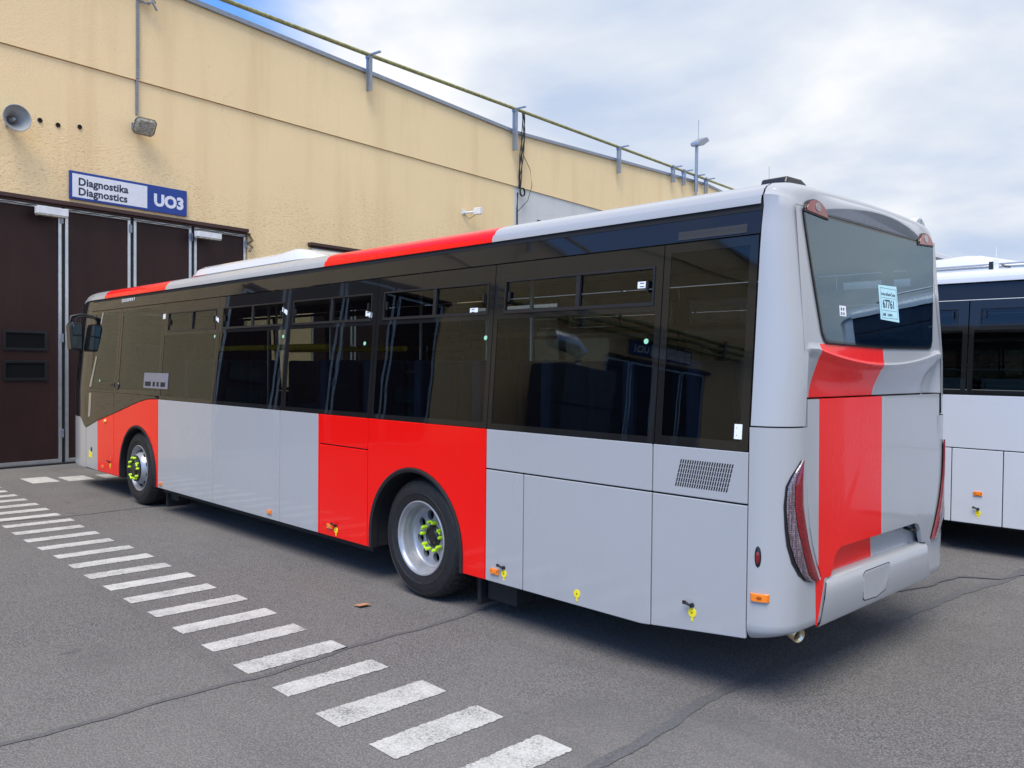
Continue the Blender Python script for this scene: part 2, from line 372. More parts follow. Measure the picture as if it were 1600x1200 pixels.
ORD = ['nearest', 'second', 'third', 'fourth', 'fifth', 'sixth', 'seventh', 'eighth', 'ninth', 'tenth', 'eleventh', 'twelfth', 'thirteenth', 'fourteenth', 'fifteenth', 'sixteenth', 'seventeenth', 'eighteenth', 'nineteenth', 'twentieth', 'twenty first', 'twenty second', 'twenty third', 'twenty fourth', 'twenty fifth']
def dash(x0, y0, L_, w, ang, label, group, z=.004):
    n = 40; P = []
    for i in range(n+1):
        t = i/n*L_
        e0, e1 = random.uniform(-.006, .006), random.uniform(-.006, .006)
        if i in (0, n): e0 += random.uniform(0, .008); e1 -= random.uniform(0, .008)
        P.append([(x0+e0 - t*sin(ang), y0 + t*cos(ang), z), (x0+w+e1 - t*sin(ang), y0+t*cos(ang), z)])
    o = MB().grid(P).build('road_marking', ROADP, fix=False); return tag(o, label, 'road marking', group)
for k in range(24):
    x = -.845 - .5115*k
    y0 = -1.815 + .0135*(-x-1.2) + random.uniform(-.015, .015)
    w_ = (.235 if k < 3 else .205) + random.uniform(-.012, .012)
    dash(x, y0, .725+random.uniform(-.02, .02), w_, .0, f'white painted bar on the asphalt, {ORD[k]} of the row from the camera', 'white dashes painted on the asphalt in a row')
o = dash(-13.35, -.46, .40, .75, 0, 'yellowish worn bar painted on the asphalt in front of the gate', 'worn bars in front of the gate')
o = dash(-13.15, .05, .40, .62, 0, 'faded white bar on the asphalt between gate and bus nose', 'worn bars in front of the gate')
o = dash(-13.1, .62, .40, .55, 0, 'faded bar on the asphalt in the shade of the bus nose', 'worn bars in front of the gate')
m_ = MB(); m_.prism([(-.055, -.05), (.045, -.055), (.06, .04), (-.045, .05)], lambda a, b: (-3.45+a, -.44+b, .016 + .012*a/.075), lambda a, b: (-3.45+a, -.44+b, .012 + .012*a/.075))
tag(m_.build('cardboard_scrap', CARD), 'small brown cardboard scrap lying on the asphalt near the rear wheel', 'litter')

# ------------------------------------------------------------------ depot hall with folding gates
XW, WY = -15.0233, .1332
HALL = empty('depot_hall', (XW, 0, 0), None, WY, 'long yellow stucco depot hall with brown folding gates behind the bus', 'building')
def HN(t, n=0, z=0):           # wall coordinates to world
    return Vector((XW - sin(WY)*t + cos(WY)*n, cos(WY)*t + sin(WY)*n, z))
ROOF = [(-23, 7.72), (-17.5, 8.75), (-1.5, 9.68), (14.4, 9.25), (20.3, 9.57), (28, 9.98), (44, 9.3), (60, 9.9)]
def zroof(t):
    for (a, za), (b, zb) in zip(ROOF, ROOF[1:]):
        if a <= t <= b: return za + (zb-za)*(t-a)/(b-a)
    return 9
GATES = [(-8.6, -3.4, 4.88), (-.60, 4.72, 4.88), (6.50, 11.9, 4.80), (-18.4, -14.1, 4.3)]
ZS = 7.57
cuts = sorted(set([-23, 60, 14.37] + [q for g_ in GATES for q in g_[:2]]))
m_ = MB()
for a, b in zip(cuts, cuts[1:]):
    z0 = 0
    for g_ in GATES:
        if abs(g_[0]-a) < 1e-6: z0 = g_[2]
    m_.box(-.35, 0, a, b, z0, ZS, 1 if a >= 14.37 else 0)
m_.build('wall', [STUC, WSTUC], HALL)
m_ = MB()
brk = [-23]+[r[0] for r in ROOF[1:-1]]+[60]
for a, b in zip(brk, brk[1:]):
    m_.prism([(a, ZS+.012), (b, ZS+.012), (b, zroof(b)-.05), (a, zroof(a)-.05)], lambda t, z: (.035, t, z), lambda t, z: (-.35, t, z))
m_.build('parapet', STUC, HALL)
m_ = MB()
for a, b in zip(brk, brk[1:]):
    m_.prism([(a, zroof(a)-.05), (b, zroof(b)-.05), (b, zroof(b)+.045), (a, zroof(a)+.045)], lambda t, z: (.11, t, z), lambda t, z: (-.45, t, z))
m_.build('coping', GALV, HALL)
m_ = MB(); m_.box(-30, -.46, -22.9, 60, 7.4, 7.55); m_.box(-30, -29.6, -22.9, 60, 0, 7.4); m_.box(-29.6, -.36, -22.9, -22.6, 0, 7.4); m_.box(-29.6, -.36, 59.7, 60, 0, 7.4)
m_.build('roof', CONC, HALL)
m_ = MB(); m_.box(-2.5, -2.4, -22.5, 59.5, 0, 7.4); m_.build('inner_wall', DARK, HALL)
def gate(a, b, top, windows):
    w = (b-a)/4
    for i in range(4):
        t0, t1 = a + i*w + .045, a + (i+1)*w - .045
        lf = MB().box(-.09, -.05, t0, t1, .045, top-.06).build('gate_leaf', GATE, HALL)
        fr = MB()
        for (p, q, r, s) in ((t0-.012, t0+.045, .03, top-.05), (t1-.045, t1+.012, .03, top-.05)): fr.box(-.10, -.025, p, q, r, s)
        fr.box(-.10, -.03, t0+.0455, t1-.0455, .03, .10); fr.box(-.10, -.03, t0+.0455, t1-.0455, top-.11, top-.05)
        fr.build('leaf_frame', ALU, lf, bevel=.004)
        for z0 in (.5, 2.3, top-.35): MB().box(-.05, -.012, t1-.02, t1+.045, z0, z0+.16).build('hinge', GALV, lf, bevel=.004)
        if i in (1, 2): MB().box(-.05, .02, (t1-.16 if i == 1 else t0+.12), (t1-.13 if i == 1 else t0+.15), 1.0, 1.35).build('handle', BLACKP, lf, bevel=.008)
        if i in windows:
            for z0 in (2.13, 1.58):
                fm = MB(); c = (t0+t1)/2; h = .38; hh = .37
                fm.box(-.05, -.028, c-h, c-h+.05, z0, z0+hh); fm.box(-.05, -.028, c+h-.05, c+h, z0, z0+hh)
                fm.box(-.05, -.028, c-h+.05, c+h-.05, z0, z0+.05); fm.box(-.05, -.028, c-h+.05, c+h-.05, z0+hh-.05, z0+hh)
                fm.box(-.05, -.045, c-h+.05, c+h-.05, z0+.05, z0+hh-.05, 1)
                fm.build('leaf_window', [BLACKP, FRIT], lf, bevel=.004)
    s = MB(); 
    for i in range(5): s.box(-.12, -.07, a+i*w-.03, a+i*w+.03, .01, top-.02)
    s.build('gate_post', BLACKP, HALL)
    l = MB(); l.box(-.1, .14, a-.12, b-.06, top-.02, top+.055); l.box(-.1, .06, a-.1, b+.04, top-.05, top-.02)
    l.build('lintel', BROWN, HALL, bevel=.006)
    MB().box(-.3, .05, a, b, .002, .03).build('gate_sill', DARK, HALL)
for i, (a, b, tp) in enumerate(GATES): gate(a, b, tp, (0, 3) if i != 2 else ())
m_ = MB()
m_.tube([(.03, -.6+.11*i, 4.80-.02*abs(sin(i*.9))) for i in range(49)], .009, 5)
for tt in (4.70, 4.74): m_.tube([(.05, tt, 4.82), (.09, tt+.06, 4.70), (.05, tt-.03, 4.62), (.10, tt+.05, 4.55), (.06, tt, 4.44)], .013, 5)
m_.build('gate_wiring', WIRE, HALL)
# round wall openings beside the horn
for t, z in ((.303, 6.36), (.62, 6.345), (1.016, 6.40)):
    m_ = MB(); m_.lathe([(.045, .018), (.036, .018), (.034, .004)], (0, t, z), 'x', 16); m_.lathe([(.034, .004), (0, .004)], (0, t, z), 'x', 16); m_.build('vent_hole', DARK, HALL, smooth=True)
m_ = MB(); m_.box(0, .03, 15.6, 17.2, 5.2, 6.70, 0); m_.box(.03, .034, 15.68, 17.12, 5.28, 6.62, 1); m_.build('wall_window', [BROWN, FRIT], HALL)
def on_wall(name, label, cat, t, z, group=None):
    return empty(name, HN(t, 0, z), (0, t, z), WY, label, cat, group)
# sign over the gate
SG = on_wall('gate_sign', 'blue and white sign reading Diagnostika Diagnostics UO3 above the gate', 'sign', 2.0, 5.27)
MB().box(.012, .05, .813, 3.205, 5.012, 5.545).build('board', SIGNB, SG, bevel=.004)
MB().box(.0503, .053, .861, 2.334, 5.056, 5.497).build('text_field', SIGNW, SG)
text('Diagnostika', .20, (.0532, .967, 5.290), (0, 1, 0), (0, 0, 1), .004, INK, 'lettering', SG, bold=.006, space=1.03)
text('Diagnostics', .20, (.0532, .967, 5.105), (0, 1, 0), (0, 0, 1), .004, INK, 'lettering', SG, bold=.006, space=1.03)
text('UO3', .325, (.0502, 2.475, 5.145), (0, 1, 0), (0, 0, 1), .004, SIGNW, 'lettering', SG, bold=.016)
# horn loudspeaker
HS = on_wall('horn_loudspeaker', 'grey horn loudspeaker on the yellow wall, left of the three round holes', 'loudspeaker', -.24, 6.21)
hc = (0, -.24, 6.21)
m_ = MB(); m_.lathe([(.225, .42), (.236, .415), (.235, .40), (.17, .33), (.11, .24), (.07, .14), (.055, .08), (.055, .05), (.0, .05)], hc, 'x', 40)
m_.lathe([(.225, .42), (.218, .408), (.185, .33), (.14, .25), (.10, .18), (.07, .10), (0, .09)], hc, 'x', 40); m_.build('horn', PAVE, HS, smooth=True)
m_ = MB(); m_.lathe([(.0, .30), (.022, .295), (.034, .26), (.045, .18), (.05, .10)], hc, 'x', 20); m_.build('horn_core', PAVE, HS, smooth=True)
MB().box(0, .08, -.28, -.20, 6.12, 6.30).build('bracket', GALV, HS, bevel=.004)
# wall floodlight with conduit
FL = on_wall('wall_floodlight', 'weathered floodlight hanging from a conduit on the yellow wall above the sign', 'floodlight', 2.2, 6.72)
def tilt(a, b, c):   # local lamp axes tipped down
    ang = radians(30); return (.14 + a*cos(ang) + c*sin(ang), 2.16 + b, 6.70 - a*sin(ang) + c*cos(ang))
def octo(w, h, e): return [(-w+e, -h), (w-e, -h), (w, -h+e), (w, h-e), (w-e, h), (-w+e, h), (-w, h-e), (-w, -h+e)]
m_ = MB(); R0 = [octo(.14, .10, .05), octo(.215, .165, .06), octo(.225, .175, .06)]
rings = [[tilt(d, b, c) for b, c in r] for r, d in zip(R0, (-.02, .13, .17))]
for ra, rb in zip(rings, rings[1:]): m_.add(ra+rb, [(i, (i+1) % 8, 8+(i+1) % 8, 8+i) for i in range(8)])
m_.add(rings[0], [tuple(range(8))]); m_.build('lamp_housing', GALV, FL)
m_ = MB(); m_.add([tilt(.165, b*.95, c*.95) for b, c in R0[2]] + [tilt(.21, b*.72, c*.70) for b, c in R0[2]], [(i, (i+1) % 8, 8+(i+1) % 8, 8+i) for i in range(8)] + [tuple(range(8, 16))]); m_.build('lamp_glass', LGLASS, FL, bevel=.01)
m_ = MB(); m_.box(.003, .03, 2.03, 2.15, 6.60, 6.72); m_.tube([(.02, 2.09, 6.66), (.1, 2.12, 6.68), (.16, 2.2, 6.72)], .022, 8); m_.tube([(.2, 2.14, 6.6), (.2, 2.15, 6.52)], .012, 6); m_.build('bracket', GALV, FL)
m_ = MB(); m_.box(.036, .075, 2.105, 2.155, 7.6, 9.50); m_.box(.003, .045, 2.108, 2.152, 6.9, 7.58)
for i in range(46): z = 6.95 + i*.055; m_.box(.045 if z < 7.56 else .0755, .056 if z < 7.56 else .086, 2.10, 2.16, z, z+.014)
m_.tube([(.06, 2.15, 9.15), (.15, 2.25, 9.12), (.2, 2.36, 9.16), (.2, 2.46, 9.02)], .022, 6); m_.tube([(.15, 2.3, 9.1), (.2, 2.38, 9.22), (.12, 2.47, 9.2)], .018, 6)
m_.build('conduit', GALV, FL)
for (t0, t1, z0, z1), wh in zip(((.15, .685, 4.59, 4.755), (3.32, 3.875, 4.565, 4.71)), ('left', 'right')):
    r = on_wall('gate_lamp', f'white box lamp under the gate lintel, below the {"white left" if wh == "left" else "blue right"} end of the sign', 'lamp', (t0+t1)/2, z0, 'white box lamps over the gate')
    MB().box(.145, .30, t0, t1, z0+.03, z1).build('housing', LAMPW, r, bevel=.008); MB().box(.15, .295, t0+.01, t1-.01, z0, z0+.03).build('diffuser', LGLASS, r, bevel=.004)
    MB().box(-.02, .145, (t0+t1)/2-.06, (t0+t1)/2+.06, z1-.06, z1-.02).build('bracket', BLACKP, r)
# pipe along the roof edge with brackets
PI_ = on_wall('roof_edge_pipe', 'olive brown pipe running above the roof edge on steel brackets', 'pipe', 14, 9.85)
def zp(t): return max(9.72 + .0165*(t-2), zroof(t)+.18)
m_ = MB(); m_.tube([(.16, t, zp(t)) for t in [-22.8, -15, -4, 2, 8.1, 14.1, 20.3, 24.3, 30.8, 40, 60]], .05, 10); m_.build('pipe', OLIVE, PI_, smooth=True)
for t, z0 in ((-10, 8.6), (-4, 8.8), (2.13, 9.2), (8.14, 8.90), (14.15, 8.63), (20.33, 9.05), (24.55, 9.46), (25.5, 9.5), (26.63, 9.44), (27.6, 9.52)):
    m_ = MB(); zt = zp(t)+.06
    m_.box(.112, .165, t-.035, t+.035, z0, zt-.12); m_.box(.10, .60, t-.03, t+.03, zt-.10, zt-.06); m_.box(.22, .27, t-.04, t+.04, z0, zt-.1); m_.box(.10, .26, t-.05, t+.05, zt-.16, zt-.10)
    if t > 24: m_.box(.112, .24, t-.06, t+.06, zt-.06, zt+.0)
    m_.build('bracket', GALV, PI_)
# cable bundle at the bay joint
CB = on_wall('cable_bundle', 'black cable bundle hanging down the wall at the bay joint', 'cables', 14.6, 8.6)
m_ = MB()
for q in range(5):
    pts = []
    for i in range(26):
        u = i/25; z = 9.86 - u*2.35
        pts.append((.20 + .03*sin(q*2+u*4) - .10*u, 14.52 + .09*sin(u*5.0) * (1-u) + .05*sin(q*1.3+u*7)+.01*q, z))
    m_.tube(pts, .015, 6)
for q in range(3): m_.tube([(.12+.02*q, 14.62+.12*cos(a*.6+q), 7.42+.13*sin(a*.6+q)) for a in range(12)], .013, 6)
m_.tube([(.03, 14.52, 7.4), (.03, 14.5, 6.9), (.03, 14.52, 5.6)], .025, 6); m_.tube([(.1, 14.7, 8.6), (.15, 15.0, 8.2), (.15, 15.1, 7.7), (.1, 14.95, 7.2), (.05, 14.5, 6.8)], .010, 5)
m_.build('cables', WIRE, CB)
CC = on_wall('security_camera', 'small white security camera on the yellow wall near the bay joint', 'camera', 12.28, 6.5)
m_ = MB(); m_.tube([(.0, 11.98, 6.41), (.14, 12.02, 6.39), (.22, 12.18, 6.43)], .03, 8); m_.box(0, .03, 11.92, 12.04, 6.35, 6.49); m_.build('arm', LAMPW, CC)
MB().box(.16, .42, 12.24, 12.36, 6.36, 6.56).build('camera_body', LAMPW, CC, bevel=.015)
m_ = MB(); m_.tube([(.05, 11.98, 6.35), (.1, 12.13, 6.22), (.2, 12.28, 6.35)], .008, 5); m_.build('cable', WIRE, CC)
SLm = on_wall('roof_street_lamp', 'grey lamp on a thin pole standing above the roof edge', 'street lamp', 26.4, 10)
m_ = MB(); m_.tube([(.30, 26.40, 9.25), (.30, 26.40, 11.42)], .055, 10); m_.build('pole', GALV, SLm, smooth=True)
m_ = MB(); m_.prism([(26.2, 11.30), (26.4, 11.28), (26.8, 11.42), (27.3, 11.70), (27.05, 11.80), (26.45, 11.55), (26.2, 11.42)], lambda t, z: (.48, t, z), lambda t, z: (.12, t, z)); m_.build('lamp_head', GALV, SLm, bevel=.02)
m_ = MB(); m_.prism([(26.75, 11.38), (27.25, 11.66), (27.23, 11.68), (26.73, 11.40)], lambda t, z: (.46, t, z), lambda t, z: (.14, t, z)); m_.build('lamp_glass', LAMPW, SLm)
m_ = MB(); m_.tube([(.22, 26.7, 9.7), (.22, 26.75, 12.5)], .012, 6); m_.build('lightning_rod', GALV, SLm)
# things standing along the hall further to the left: pipes on the wall, a ventilation tower, the next gate sign
WP = on_wall('wall_pipes', 'three olive pipes running along the yellow wall, mirrored in the rear bus windows', 'pipes', -15, 5.5)
for z, n_ in ((5.35, .18), (5.15, .16), (4.95, .14)):
    m_ = MB(); m_.tube([(n_, t_, z) for t_ in (-9.6, -12, -15, -18, -22.6)], .06, 10); m_.build('pipe', OLIVE, WP, smooth=True)
for t_ in (-10, -13, -16, -19, -22): MB().box(0, .26, t_-.03, t_+.03, 4.82, 5.45).build('bracket', GALV, WP)
VT = on_wall('ventilation_tower', 'dark ventilation unit with a bent silver duct, mirrored in the bus windows', 'ventilation unit', -12.1, 0)
m_ = MB(); m_.box(.3, 1.7, -13.0, -11.3, 0, 1.3); m_.box(.32, 1.68, -12.98, -11.32, 1.31, 2.6); m_.box(.3, 1.7, -13.0, -11.3, 2.61, 3.6); m_.build('casing', plain('slate_sheet', (.07, .08, .10), .5), VT, bevel=.01)
m_ = MB(); m_.tube([(1.0, -12.3, 3.6), (1.0, -12.3, 4.0), (1.0, -12.0, 4.2), (1.0, -11.3, 4.25)], .25, 16); m_.build('duct', ALU, VT, smooth=True)
S1 = on_wall('gate_sign', 'blue and white sign over the gate left of the photograph, mirrored in the bus windows', 'sign', -16.3, 4.6)
MB().box(.012, .05, -17.6, -15.0, 4.46, 4.88).build('board', SIGNB, S1, bevel=.004); MB().box(.0503, .053, -17.55, -15.85, 4.5, 4.84).build('text_field', SIGNW, S1)
text('UO1', .30, (.0502, -15.78, 4.56), (0, 1, 0), (0, 0, 1), .004, SIGNW, 'lettering', S1, bold=.014)

# ------------------------------------------------------------------ far workshop hall with barrel skylight
FH = empty('workshop_hall', (-14, 33, 0), (-14, 33, 0), 0, 'low pale workshop hall far behind the buses with a barrel skylight', 'building')
MB().box(-18.3, -10.75, 29.2, 41, 0, 6.55).build('wall', CONC, FH); MB().box(-18.4, -10.65, 29.1, 41.1, 6.55, 6.75).build('roof_edge', LAMPW, FH, bevel=.02)
for yb in (30.75,):
    m_ = MB(); P = []
    for i in range(15): a = pi*i/14; P.append([(-18.2, yb - .80*cos(a), 6.76+1.22*sin(a)), (-10.75, yb - .80*cos(a), 6.76+1.22*sin(a))])
    m_.grid(P); m_.add([p[1] for p in P], [tuple(range(15))]); sk_ = m_.build('skylight', LAMPW, FH, smooth=True)
    m_ = MB(); m_.add([(-10.73, y*.97+yb*.03, 6.76+(z-6.76)*.95) for _, y, z in [p[1] for p in P]], [tuple(range(15))]); m_.box(-10.735, -10.70, yb-.02, yb+.02, 6.77, 7.9, 1); m_.build('end_panel', [CONC, GALV], sk_)
    m_ = MB(); m_.tube([(-10.9, yb+.15, 7.9), (-10.9, yb+.15, 8.5)], .008, 5); m_.build('lightning_rod', LAMPW, sk_)

# ------------------------------------------------------------------ bus building blocks
BW = 2.55
ZW, ZBAND, ZTOP = 1.462, 2.70, 2.86
def yl(z, zw=ZW): return max(0, z-zw)*.0715 + max(0, z-2.70)*.10
def smooth(a, b, x):
    t = max(0, min(1, (x-a)/(b-a))); return t*t*(3-2*t)
def roof_profile(y0=.116, z0=2.876):
    pts = [(.084, 0), (.086, .022), (.094, .050), (.103, .052), (.118, .085), (.140, .105), (.19, .128), (.28, .144), (.42, .153), (.65, .160), (.95, .165), (1.275, .167)]
    return [(y0-.10+a, z0+b) for a, b in pts]
def panel(root, name, outline, mat, flip=False, label=None, th=.022, bev=.0045, zw=ZW, proud=0):
    """body panel from an (x,z) outline lying on the side of the bus"""
    s = (lambda y: BW-y) if flip else (lambda y: y)
    m = MB().prism(outline, lambda x, z: (x, s(yl(z, zw)-proud), z), lambda x, z: (x, s(yl(z, zw)+th), z))
    o = m.build(name, mat, root, bevel=bev)
    return tag(o, label)
def rect(x0, x1, z0, z1): return [(x0, z0), (x1, z0), (x1, z1), (x0, z1)]
def arch(cx, cz, r, zb, a_end=0, n=22, rev=False):
    """points of a wheel arch from left bottom over the top to right bottom"""
    pts = [(cx-r, zb)] + [(cx - r*cos(pi*i/n), cz + r*sin(pi*i/n)) for i in range(n+1)] + [(cx+r, zb)]
    return pts
def frame_window(root, x0, x1, z0, z1, holes, flip=False, glassm=TINT, zw=ZW, name='window', see=True):
    """bonded pane: black glass border with openings, tinted panes behind them"""
    s = (lambda y: BW-y) if flip else (lambda y: y)
    xs = sorted(set([x0, x1] + [h[i] for h in holes for i in (0, 1)])); zs = sorted(set([z0, z1] + [h[i] for h in holes for i in (2, 3)]))
    m = MB()
    for a, b in zip(xs, xs[1:]):
        for c, d in zip(zs, zs[1:]):
            mx, mz = (a+b)/2, (c+d)/2
            if any(h[0] < mx < h[1] and h[2] < mz < h[3] for h in holes): continue
            m.add([(a, s(yl(c, zw)), c), (b, s(yl(c, zw)), c), (b, s(yl(d, zw)), d), (a, s(yl(d, zw)), d)], [(0, 1, 2, 3)])
    # rim of the pane
    e = .012
    for (a, c), (b, d) in zip(rect(x0, x1, z0, z1), rect(x0, x1, z0, z1)[1:]+rect(x0, x1, z0, z1)[:1]):
        m.add([(a, s(yl(c, zw)), c), (b, s(yl(d, zw)), d), (b, s(yl(d, zw)+e), d), (a, s(yl(c, zw)+e), c)], [(0, 1, 2, 3)])
    w = m.build(name, FRIT, root, fix=False)
    for h in holes:
        if len(h) > 4 and h[4] == 'hop':
            a, b, c, d = h[:4]; fr = MB(); q = .013; mid = a + (b-a)*h[5]
            def bar(p, r, u, v, o0=-.006, o1=.018):
                pts = [(p, u), (r, u), (r, v), (p, v)]; fr.prism(pts, lambda x, z: (x, s(yl(z, zw)+o0), z), lambda x, z: (x, s(yl(z, zw)+o1), z))
            bar(a, b, c, c+.022); bar(a, b, d-q, d); bar(a, a+q, c+.0225, d-q-.0005); bar(b-q, b, c+.0225, d-q-.0005); bar(mid-.018, mid+.018, c+.0225, d-q-.0005, -.003)
            bar(a+.045, a+.062, c+.09, c+.16, -.012, .004); bar(b-.062, b-.045, c+.09, c+.16, -.012, .004)
            fr.build('hopper_frame', BLACKP, w)
            for u, v, dep in ((a+q, mid-.018, .009), (mid+.018, b-q, .014)):
                g_ = MB().add([(u, s(yl(c, zw)+dep), c+.022), (v, s(yl(c, zw)+dep), c+.022), (v, s(yl(d, zw)+dep), d-q), (u, s(yl(d, zw)+dep), d-q)], [(0, 1, 2, 3)])
                o = g_.build('hopper_pane', glassm, w, fix=False)
        else:
            a, b, c, d = h[:4]
            m = MB(); m.add([(a-.01, s(yl(c, zw)+.003), c-.005), (b+.01, s(yl(c, zw)+.003), c-.005), (b+.01, s(yl(d, zw)+.003), d+.005), (a-.01, s(yl(d, zw)+.003), d+.005)], [(0, 1, 2, 3)])
            m.build('pane', glassm, w, fix=False)
    return w
def marker(root, x, z, y=-.004, flip=False, mat=ORANGE, w=.085, h=.042):
    s = (lambda q: BW-q) if flip else (lambda q: q)
    m = MB(); m.prism(rect(x-w/2, x+w/2, z-h/2, z+h/2), lambda a, b: (a, s(-.013), b), lambda a, b: (a, s(.004), b))
    m.prism(rect(x-w/2+.024, x+w/2-.024, z-h/2+.008, z+h/2-.008), lambda a, b: (a, s(-.017), b), lambda a, b: (a, s(-.010), b))
    for d in (-1, 1): m.prism([(x+d*(w/2-.011)+.005*cos(q), z+.005*sin(q)) for q in [i*pi/4 for i in range(8)]], lambda a, b: (a, s(-.0145), b), lambda a, b: (a, s(-.012), b), 1)
    return m.build('side_marker', [mat, BLACKP], root, bevel=.003)
def disc(cx, cz, r, n=20): return [(cx+r*cos(2*pi*i/n), cz+r*sin(2*pi*i/n)) for i in range(n)]
def keytag(root, x, z, key=True):
    m = MB(); m.prism([p for p in disc(x, z, .028)], lambda a, b: (a, -.0035, b), lambda a, b: (a, 0.001, b))
    m.prism([(x-.009, z-.030), (x+.009, z-.030), (x+.005, z-.052), (x-.005, z-.052)], lambda a, b: (a, -.003, b), lambda a, b: (a, .001, b))
    o = m.build('tag', TAGY, root); d = MB(); d.prism(disc(x, z, .0045, 8), lambda a, b: (a, -.006, b), lambda a, b: (a, -.003, b)); d.build('tag_hole', BLACKP, o)
    if key:
        m = MB(); m.lathe([(.0, -.02), (.013, -.018), (.014, .0)], (x+.0, 0, z+.045), 'y', 14); m.tube([(x-.002, -.02, z+.047), (x-.020, -.028, z+.055), (x-.032, -.030, z+.058)], [.008, .009, .009], 8); m.box(x-.048, x-.026, -.036, -.026, z+.050, z+.070)
        m.build('key', BLACKP, root, smooth=True)
def wheel(root, cx, cz, flip, front):
    s = (lambda y: BW-y) if flip else (lambda y: y)
    k = -1 if flip else 1
    def yo(pr, o=0): return [(r, (h if not flip else BW-h)) for r, h in pr]
    R = .505
    ty = [(.300, .075), (.303, .056), (.318, .046), (.345, .040), (.372, .034), (.376, .031), (.380, .034), (.42, .036), (.452, .046), (.455, .043), (.459, .047), (.478, .062), (.492, .082), (.5025, .115), (.505, .13), (.505, .150), (.494, .153), (.494, .163), (.506, .166), (.507, .20), (.495, .203), (.495, .213), (.507, .216), (.506, .25), (.495, .253), (.495, .263), (.505, .266), (.5025, .295), (.49, .325), (.455, .35), (.40, .352), (.30, .33)]
    seg = 150
    def mod(j, kk):
        if 12 <= j <= 14: return -.011 if kk % 3 == 0 else 0
        if 18 <= j <= 19 or 22 <= j <= 23: return -.006 if (kk+j//2) % 3 == 0 else 0
        return 0
    rim = MB()
    if front:
        pr = [(.290, .33), (.290, .09), (.305, .07), (.311, .050), (.311, .043), (.303, .040), (.292, .048), (.284, .065), (.262, .085), (.258, .115), (.245, .125), (.238, .118), (.225, .085), (.205, .045), (.186, .020), (.172, .008), (.165, .004), (.06, .004)]
    else:
        pr = [(.300, .30), (.300, .075), (.311, .062), (.311, .044), (.304, .040), (.293, .046), (.286, .062), (.280, .068), (.272, .072), (.268, .088), (.268, .095), (.266, .105), (.262, .12), (.260, .14), (.258, .165), (.250, .177), (.236, .184), (.222, .186)]
    rim.lathe(yo(pr), (cx, 0, cz), 'y', 64)
    if not front:
        n = 64; outer = [(.224*cos(2*pi*i/n), .224*sin(2*pi*i/n)) for i in range(n)]
        loops = [[Vector((a, b, 0)) for a, b in outer]]
        for q in range(8):
            an = 2*pi*q/8+.22; loops.append([Vector((.178*cos(an)+.042*cos(-t_*pi/8), .178*sin(an)+.042*sin(-t_*pi/8), 0)) for t_ in range(16)])
        flat = [v for l in loops for v in l]; tris = geometry.tessellate_polygon(loops)
        rim.add([(cx+v.x, s(.185), cz+v.y) for v in flat], tris)
        for l in loops[1:]: rim.add([(cx+v.x, s(.185), cz+v.y) for v in l]+[(cx+v.x, s(.22), cz+v.y) for v in l], [(i, (i+1) % 16, 16+(i+1) % 16, 16+i) for i in range(16)])
    w = rim.build('wheel', RIMM, root, smooth=True, angle=35)
    MB().lathe(yo(ty), (cx, 0, cz), 'y', seg, rmod=mod).build('tyre', TYRE, w, smooth=True, angle=28)
    b = MB(); b.lathe(yo([(.29, .30), (0, .30)]), (cx, 0, cz), 'y', 40); b.build('brake_drum', DARK, w)
    if front:
        hb = MB(); hb.lathe(yo([(.176, .012), (.178, -.004), (.172, -.010), (.120, -.012), (.110, -.006), (.105, .004), (.09, .008), (.08, -.015), (.07, -.028), (.0, -.030)]), (cx, 0, cz), 'y', 48); hb.build('hub', BLACKP, w, smooth=True)
        hh = MB()
        for q in range(10):
            an = 2*pi*(q+.5)/10; c, d = cos(an), sin(an)
            hh.lathe([(.0, s(.062)), (.024, s(.062)), (.026, s(.09))], (cx+.218*c, 0, cz+.218*d), 'y', 12)
        hh.build('hand_hole', DARK, w, smooth=True)
    else:
        hb = MB(); hb.lathe(yo([(.098, .190), (.098, .184), (.094, .178), (.088, .172), (.08, .172), (.07, .182), (.055, .176), (.05, .170), (.0, .168)]), (cx, 0, cz), 'y', 40)
        hb.build('hub', BLACKP, w, smooth=True)
    for q in range(5):                                 # linked wheel-nut indicators, one per pair of nuts
        ny, nr = ((-.012, .145) if front else (.174, .120)); m = MB(); a0 = 2*pi*q/5 + (pi/2 if front else .3); pr_ = []
        for dlt in (-.314, .314):
            an = a0+dlt*.78; c, d = cx+nr*cos(an), cz+nr*sin(an); pr_.append((c, d))
            m.lathe([(.0, s(ny-.036)), (.010, s(ny-.036)), (.015, s(ny-.026)), (.016, s(ny+.012))], (c, 0, d), 'y', 12)
        (a, b_), (c, d) = pr_; m.tube([(a, s(ny-.022), b_), ((a+c)/2+.012*cos(a0), s(ny-.022), (b_+d)/2+.012*sin(a0)), (c, s(ny-.022), d)], .009, 8)
        m.build('nut_indicator', NUTY, w, smooth=True)
    return w
def arch_trim(root, cx, cz, r, zb, flip=False):
    s = (lambda y: BW-y) if flip else (lambda y: y)
    o = [(x, z) for x, z in arch(cx, cz, r, zb, n=32)]; i = [(x, z) for x, z in arch(cx, cz, r-.036, zb, n=32)]
    P = []
    for a, b in zip(o, i): P.append([(a[0], s(.02), a[1]), (a[0], s(-.010), a[1]), (b[0]*.35+a[0]*.65, s(-.016), b[1]*.35+a[1]*.65), (b[0], s(-.008), b[1]), (b[0], s(.06), b[1])])
    MB().grid(P).build('wheel_arch_trim', MATTE, root, smooth=True)
    P = [[(x, s(.04), z), (x, s(.62), z)] for x, z in arch(cx, cz, r-.02, zb, n=24)]
    m = MB().grid(P); pts = [(p[1][0], s(.62), p[1][2]) for p in P]; m.add(pts, [tuple(range(len(pts)))]); m.build('wheel_well', DARK, root)
